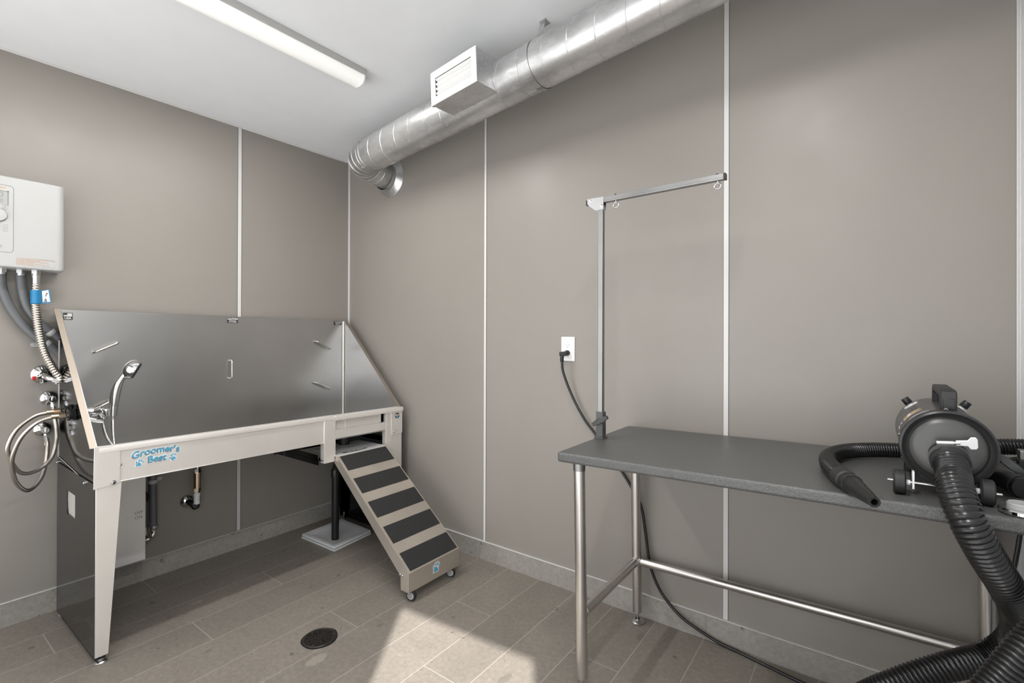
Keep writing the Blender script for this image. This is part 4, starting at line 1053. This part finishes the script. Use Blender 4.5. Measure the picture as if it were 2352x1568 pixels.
# knobs
for ang, yy in ((128, -.285), (52, -.285)):
    q = math.radians(ang); w = V3((math.cos(q), 0, math.sin(q))); p = DC + w * RB + UY * yy
    b = MB(); b.lathe([(.018, -.0015), (.018, .0008), (.006, .001), (.006, .006)], p, w, 28); b.build('knob_dial', 'white_pl', t)
    b = MB(); b.lathe([(.0095, .005), (.0105, .007), (.0095, .022), (.0085, .0235), (0, .0235)], p, w, 14, 0, False); b.build('control_knob', 'black', t)
def patch(b, a0, a1, ya, yb_, r, mat, n=10, edge=None):
    vs = []
    for i in range(n + 1):
        q = math.radians(a0 + (a1 - a0) * i / n); f = i / n
        y0_, y1_ = edge(f) if edge else (ya, yb_)
        for y in (y0_, y1_): vs.append(DC + V3((math.cos(q) * r, y, math.sin(q) * r)))
    b.add(vs, [(2 * i, 2 * i + 1, 2 * i + 3, 2 * i + 2) for i in range(n)], mat, True)
b = MB(); patch(b, 112, 172, -.475, -.375, RB + .0003, 2, 12)
patch(b, 117, 150, -.462, -.418, RB + .0007, 0, 12, lambda f: (-.462, -.418))
b.add([DC + V3((math.cos(math.radians(a)) * (RB + .001), y, math.sin(math.radians(a)) * (RB + .001))) for a, y in ((117, -.452), (127, -.440), (117, -.428))], [(0, 1, 2)], 2)
def ctext(s, size, a, y, lift, mat, bold):
    q = math.radians(a); nrm = V3((math.cos(q), 0, math.sin(q))); tg = V3((math.sin(q), 0, -math.cos(q)))
    b.text(s, size, DC + nrm * (RB + lift) + UY * y, UY, tg * -1 if False else V3((-tg.x, 0, -tg.z)) * -1, nrm, .0006, mat, bold)
ctext('METRO', .011, 138, -.440, .0006, 1, .0006); ctext('VAC', .010, 156, -.440, .0006, 1, .0004); ctext('DRYER', .010, 164, -.440, .0008, 1, .0004)
lab(b.build('brand_label', ['tan', 'paper', 'char'], t), 'tan label with white lettering')
b = MB(); vs = []
cen = DC + V3((math.cos(math.radians(128)), 0, math.sin(math.radians(128)))) * (RB + .0006) + UY * -.500
for i in range(24):
    q = 2 * math.pi * i / 24; a = math.radians(126 + 17 * math.cos(q)); vs.append(DC + V3((math.cos(a) * (RB + .0006), -.502 + .017 * math.sin(q), math.sin(a) * (RB + .0006))))
rows = [vs[12 - i] for i in range(13)]; rows2 = [vs[(12 + i) % 24] for i in range(13)]
b.add(rows + rows2, [(i, i + 1, i + 14, i + 13) for i in range(12)], 0, True)
lab(b.build('oval_sticker', 'silver', t), 'silver oval sticker')
# wheels
za = tz(3.08) + .029
b = MB(); b.rod((2.980, -.562, za), (3.182, -.562, za), .0030, 12); b.build('axle', 'chrome', t)
for x, s_ in ((3.003, -1), (3.157, 1)):
    b = MB(); b.lathe([(.004, -.012), (.026, -.012), (.0288, -.009), (.029, 0), (.0288, .009), (.026, .012), (.004, .012)], (x, -.562, tz(x) + .029), UX, 36); w = b.build('wheel', 'black_soft', t)
    b = MB(); b.lathe([(.0065, 0), (.0065, .009), (0, .009)], (x - s_ * .0115, -.562, tz(x) + .029), UX * -s_, 14); b.build('spacer', 'white_pl', w)
    b = MB(); xb_ = x - s_ * .026; b.box(xb_ - .002, xb_ + .002, -.568, -.540, tz(x) + .016, DC.z - .060); b.build('axle_bracket', 'white_pl', t)
for x in (3.035, 3.15):
    b = MB(); b.lathe([(.012, 0), (.013, .004), (.010, .05)], (x, -.30, tz(x)), UZ, 20); b.build('rubber_foot', 'black_soft', t)
# hose clamp on the front
hp0 = V3((3.093, -.553, .958)); hdn = V3((.03, -.93, -.36)).normalized()
b = MB(); b.tube([hp0 + hdn * -.004, hp0 + hdn * .030, hp0 + hdn * .031], [.0365, .0365, .0345], 36); b.build('hose_collar', 'black_soft', t)
hp1 = hp0 + hdn * .012; ux_ = V3((1, 0, .10)).normalized(); uv = hdn.cross(ux_); uv = uv if uv.z > 0 else -uv
b = MB(); b.lathe([(.0366, -.006), (.0374, -.006), (.0374, .006), (.0366, .006)], hp1, hdn, 36, 0, False, True); cb = b.build('hose_clamp', 'zinc', t)
top = hp1 + uv * .0425
b = MB(); b.rod(top - ux_ * .020, top + ux_ * .010, .0058, 14); b.rod(top + ux_ * .010, top + ux_ * .021, .0042, 10); b.obox(top - uv * .004 - ux_ * .004, ux_, hdn, uv, .014, .006, .003); b.build('clamp_screw', 'zinc', cb)
b = MB(); b.prism([(0, -.006), (.020, -.007), (.024, -.015), (.034, -.015), (.037, -.010), (.037, .010), (.034, .015), (.026, .015), (.020, .007), (0, .006)], top + ux_ * .014, ux_, uv, hdn, -.0018, .0018); lab(b.build('thumb_key', 'white_pl', cb, bev=.001), 'white plastic thumb key')

t = thing('blower_hose', 'thick ribbed black hose hanging from the front of the dryer past the table edge', 'hose', tuple(hp0))
ribbed([hp0 + hdn * .002, hp0 + hdn * .03, hp0 + hdn * .075 + V3((0, 0, -.006)), (3.092, -.672, .915), (3.103, -.718, .868), (3.135, -.704, .794), (3.176, -.645, .712), (3.212, -.530, .617), (3.222, -.435, .520), (3.180, -.418, .452), (3.094, -.470, .418),
        (3.0, -.500, .356), (2.90, -.49, .245), (2.82, -.56, .13), (2.80, -.68, .055), (2.87, -.79, .050), (2.98, -.83, .18), (3.06, -.81, .40), (3.104, -.795, .502), (3.141, -.785, .576), (3.178, -.77, .641), (3.225, -.735, .707), (3.265, -.69, .80), (3.27, -.66, .90)],
       .0325, .0099, .0034, 28).build('ribbed_tube', 'hose', t)
b = MB(); b.tube([(3.0905, -.807, .475), (3.098, -.803, .489), (3.108, -.797, .509)], [.030, .0345, .0345], 28); b.build('hose_joint', 'black_soft', t)

t = thing('nozzle_hose', 'thinner black hose looping behind the dryer to a cone nozzle on the table', 'hose', (2.9, -.4, tz(2.9)))
zz = tz(2.95) + .0235
NC = [(3.297, -.125, .928), (3.243, -.128, .922), (3.15, -.14, .906), (3.05, -.15, .888), (2.955, -.175, zz + .003), (2.885, -.235, zz), (2.848, -.335, zz - .001), (2.852, -.44, zz - .001), (2.872, -.525, zz), (2.890, -.582, zz)]
ribbed(NC, .0230, .0072, .0020, 24).build('ribbed_tube', 'hose', t)
nd = V3((.30, -.72, -.035)).normalized(); q0 = V3((2.888, -.578, zz)) 
b = MB(); b.tube([q0 - nd * .012, q0 + nd * .026, q0 + nd * .030], [.0250, .0250, .021], 28); b.build('cuff', 'black_soft', t)
b = MB(); b.tube([q0 + nd * .028, q0 + nd * .040, q0 + nd * .0405, q0 + nd * .048, q0 + nd * .0485, q0 + nd * .060, q0 + nd * .0605], [.0215, .0215, .0232, .0232, .0243, .0243, .0215], 28); b.build('swivel_ring', 'black', t)
b = MB(); tip = q0 + nd * .170; b.tube([q0 + nd * .060, q0 + nd * .068, tip - nd * .008, tip], [.0225, .0220, .0125, .0120], 28, 0, False)
b.tube([tip, tip - nd * .0005, tip - nd * .03], [.0120, .0072, .0066], 24, 0, False); b.tube([tip - nd * .03, tip - nd * .0301], [.0066, .0001], 16, 0, False)
b.build('cone_nozzle', 'black', t)
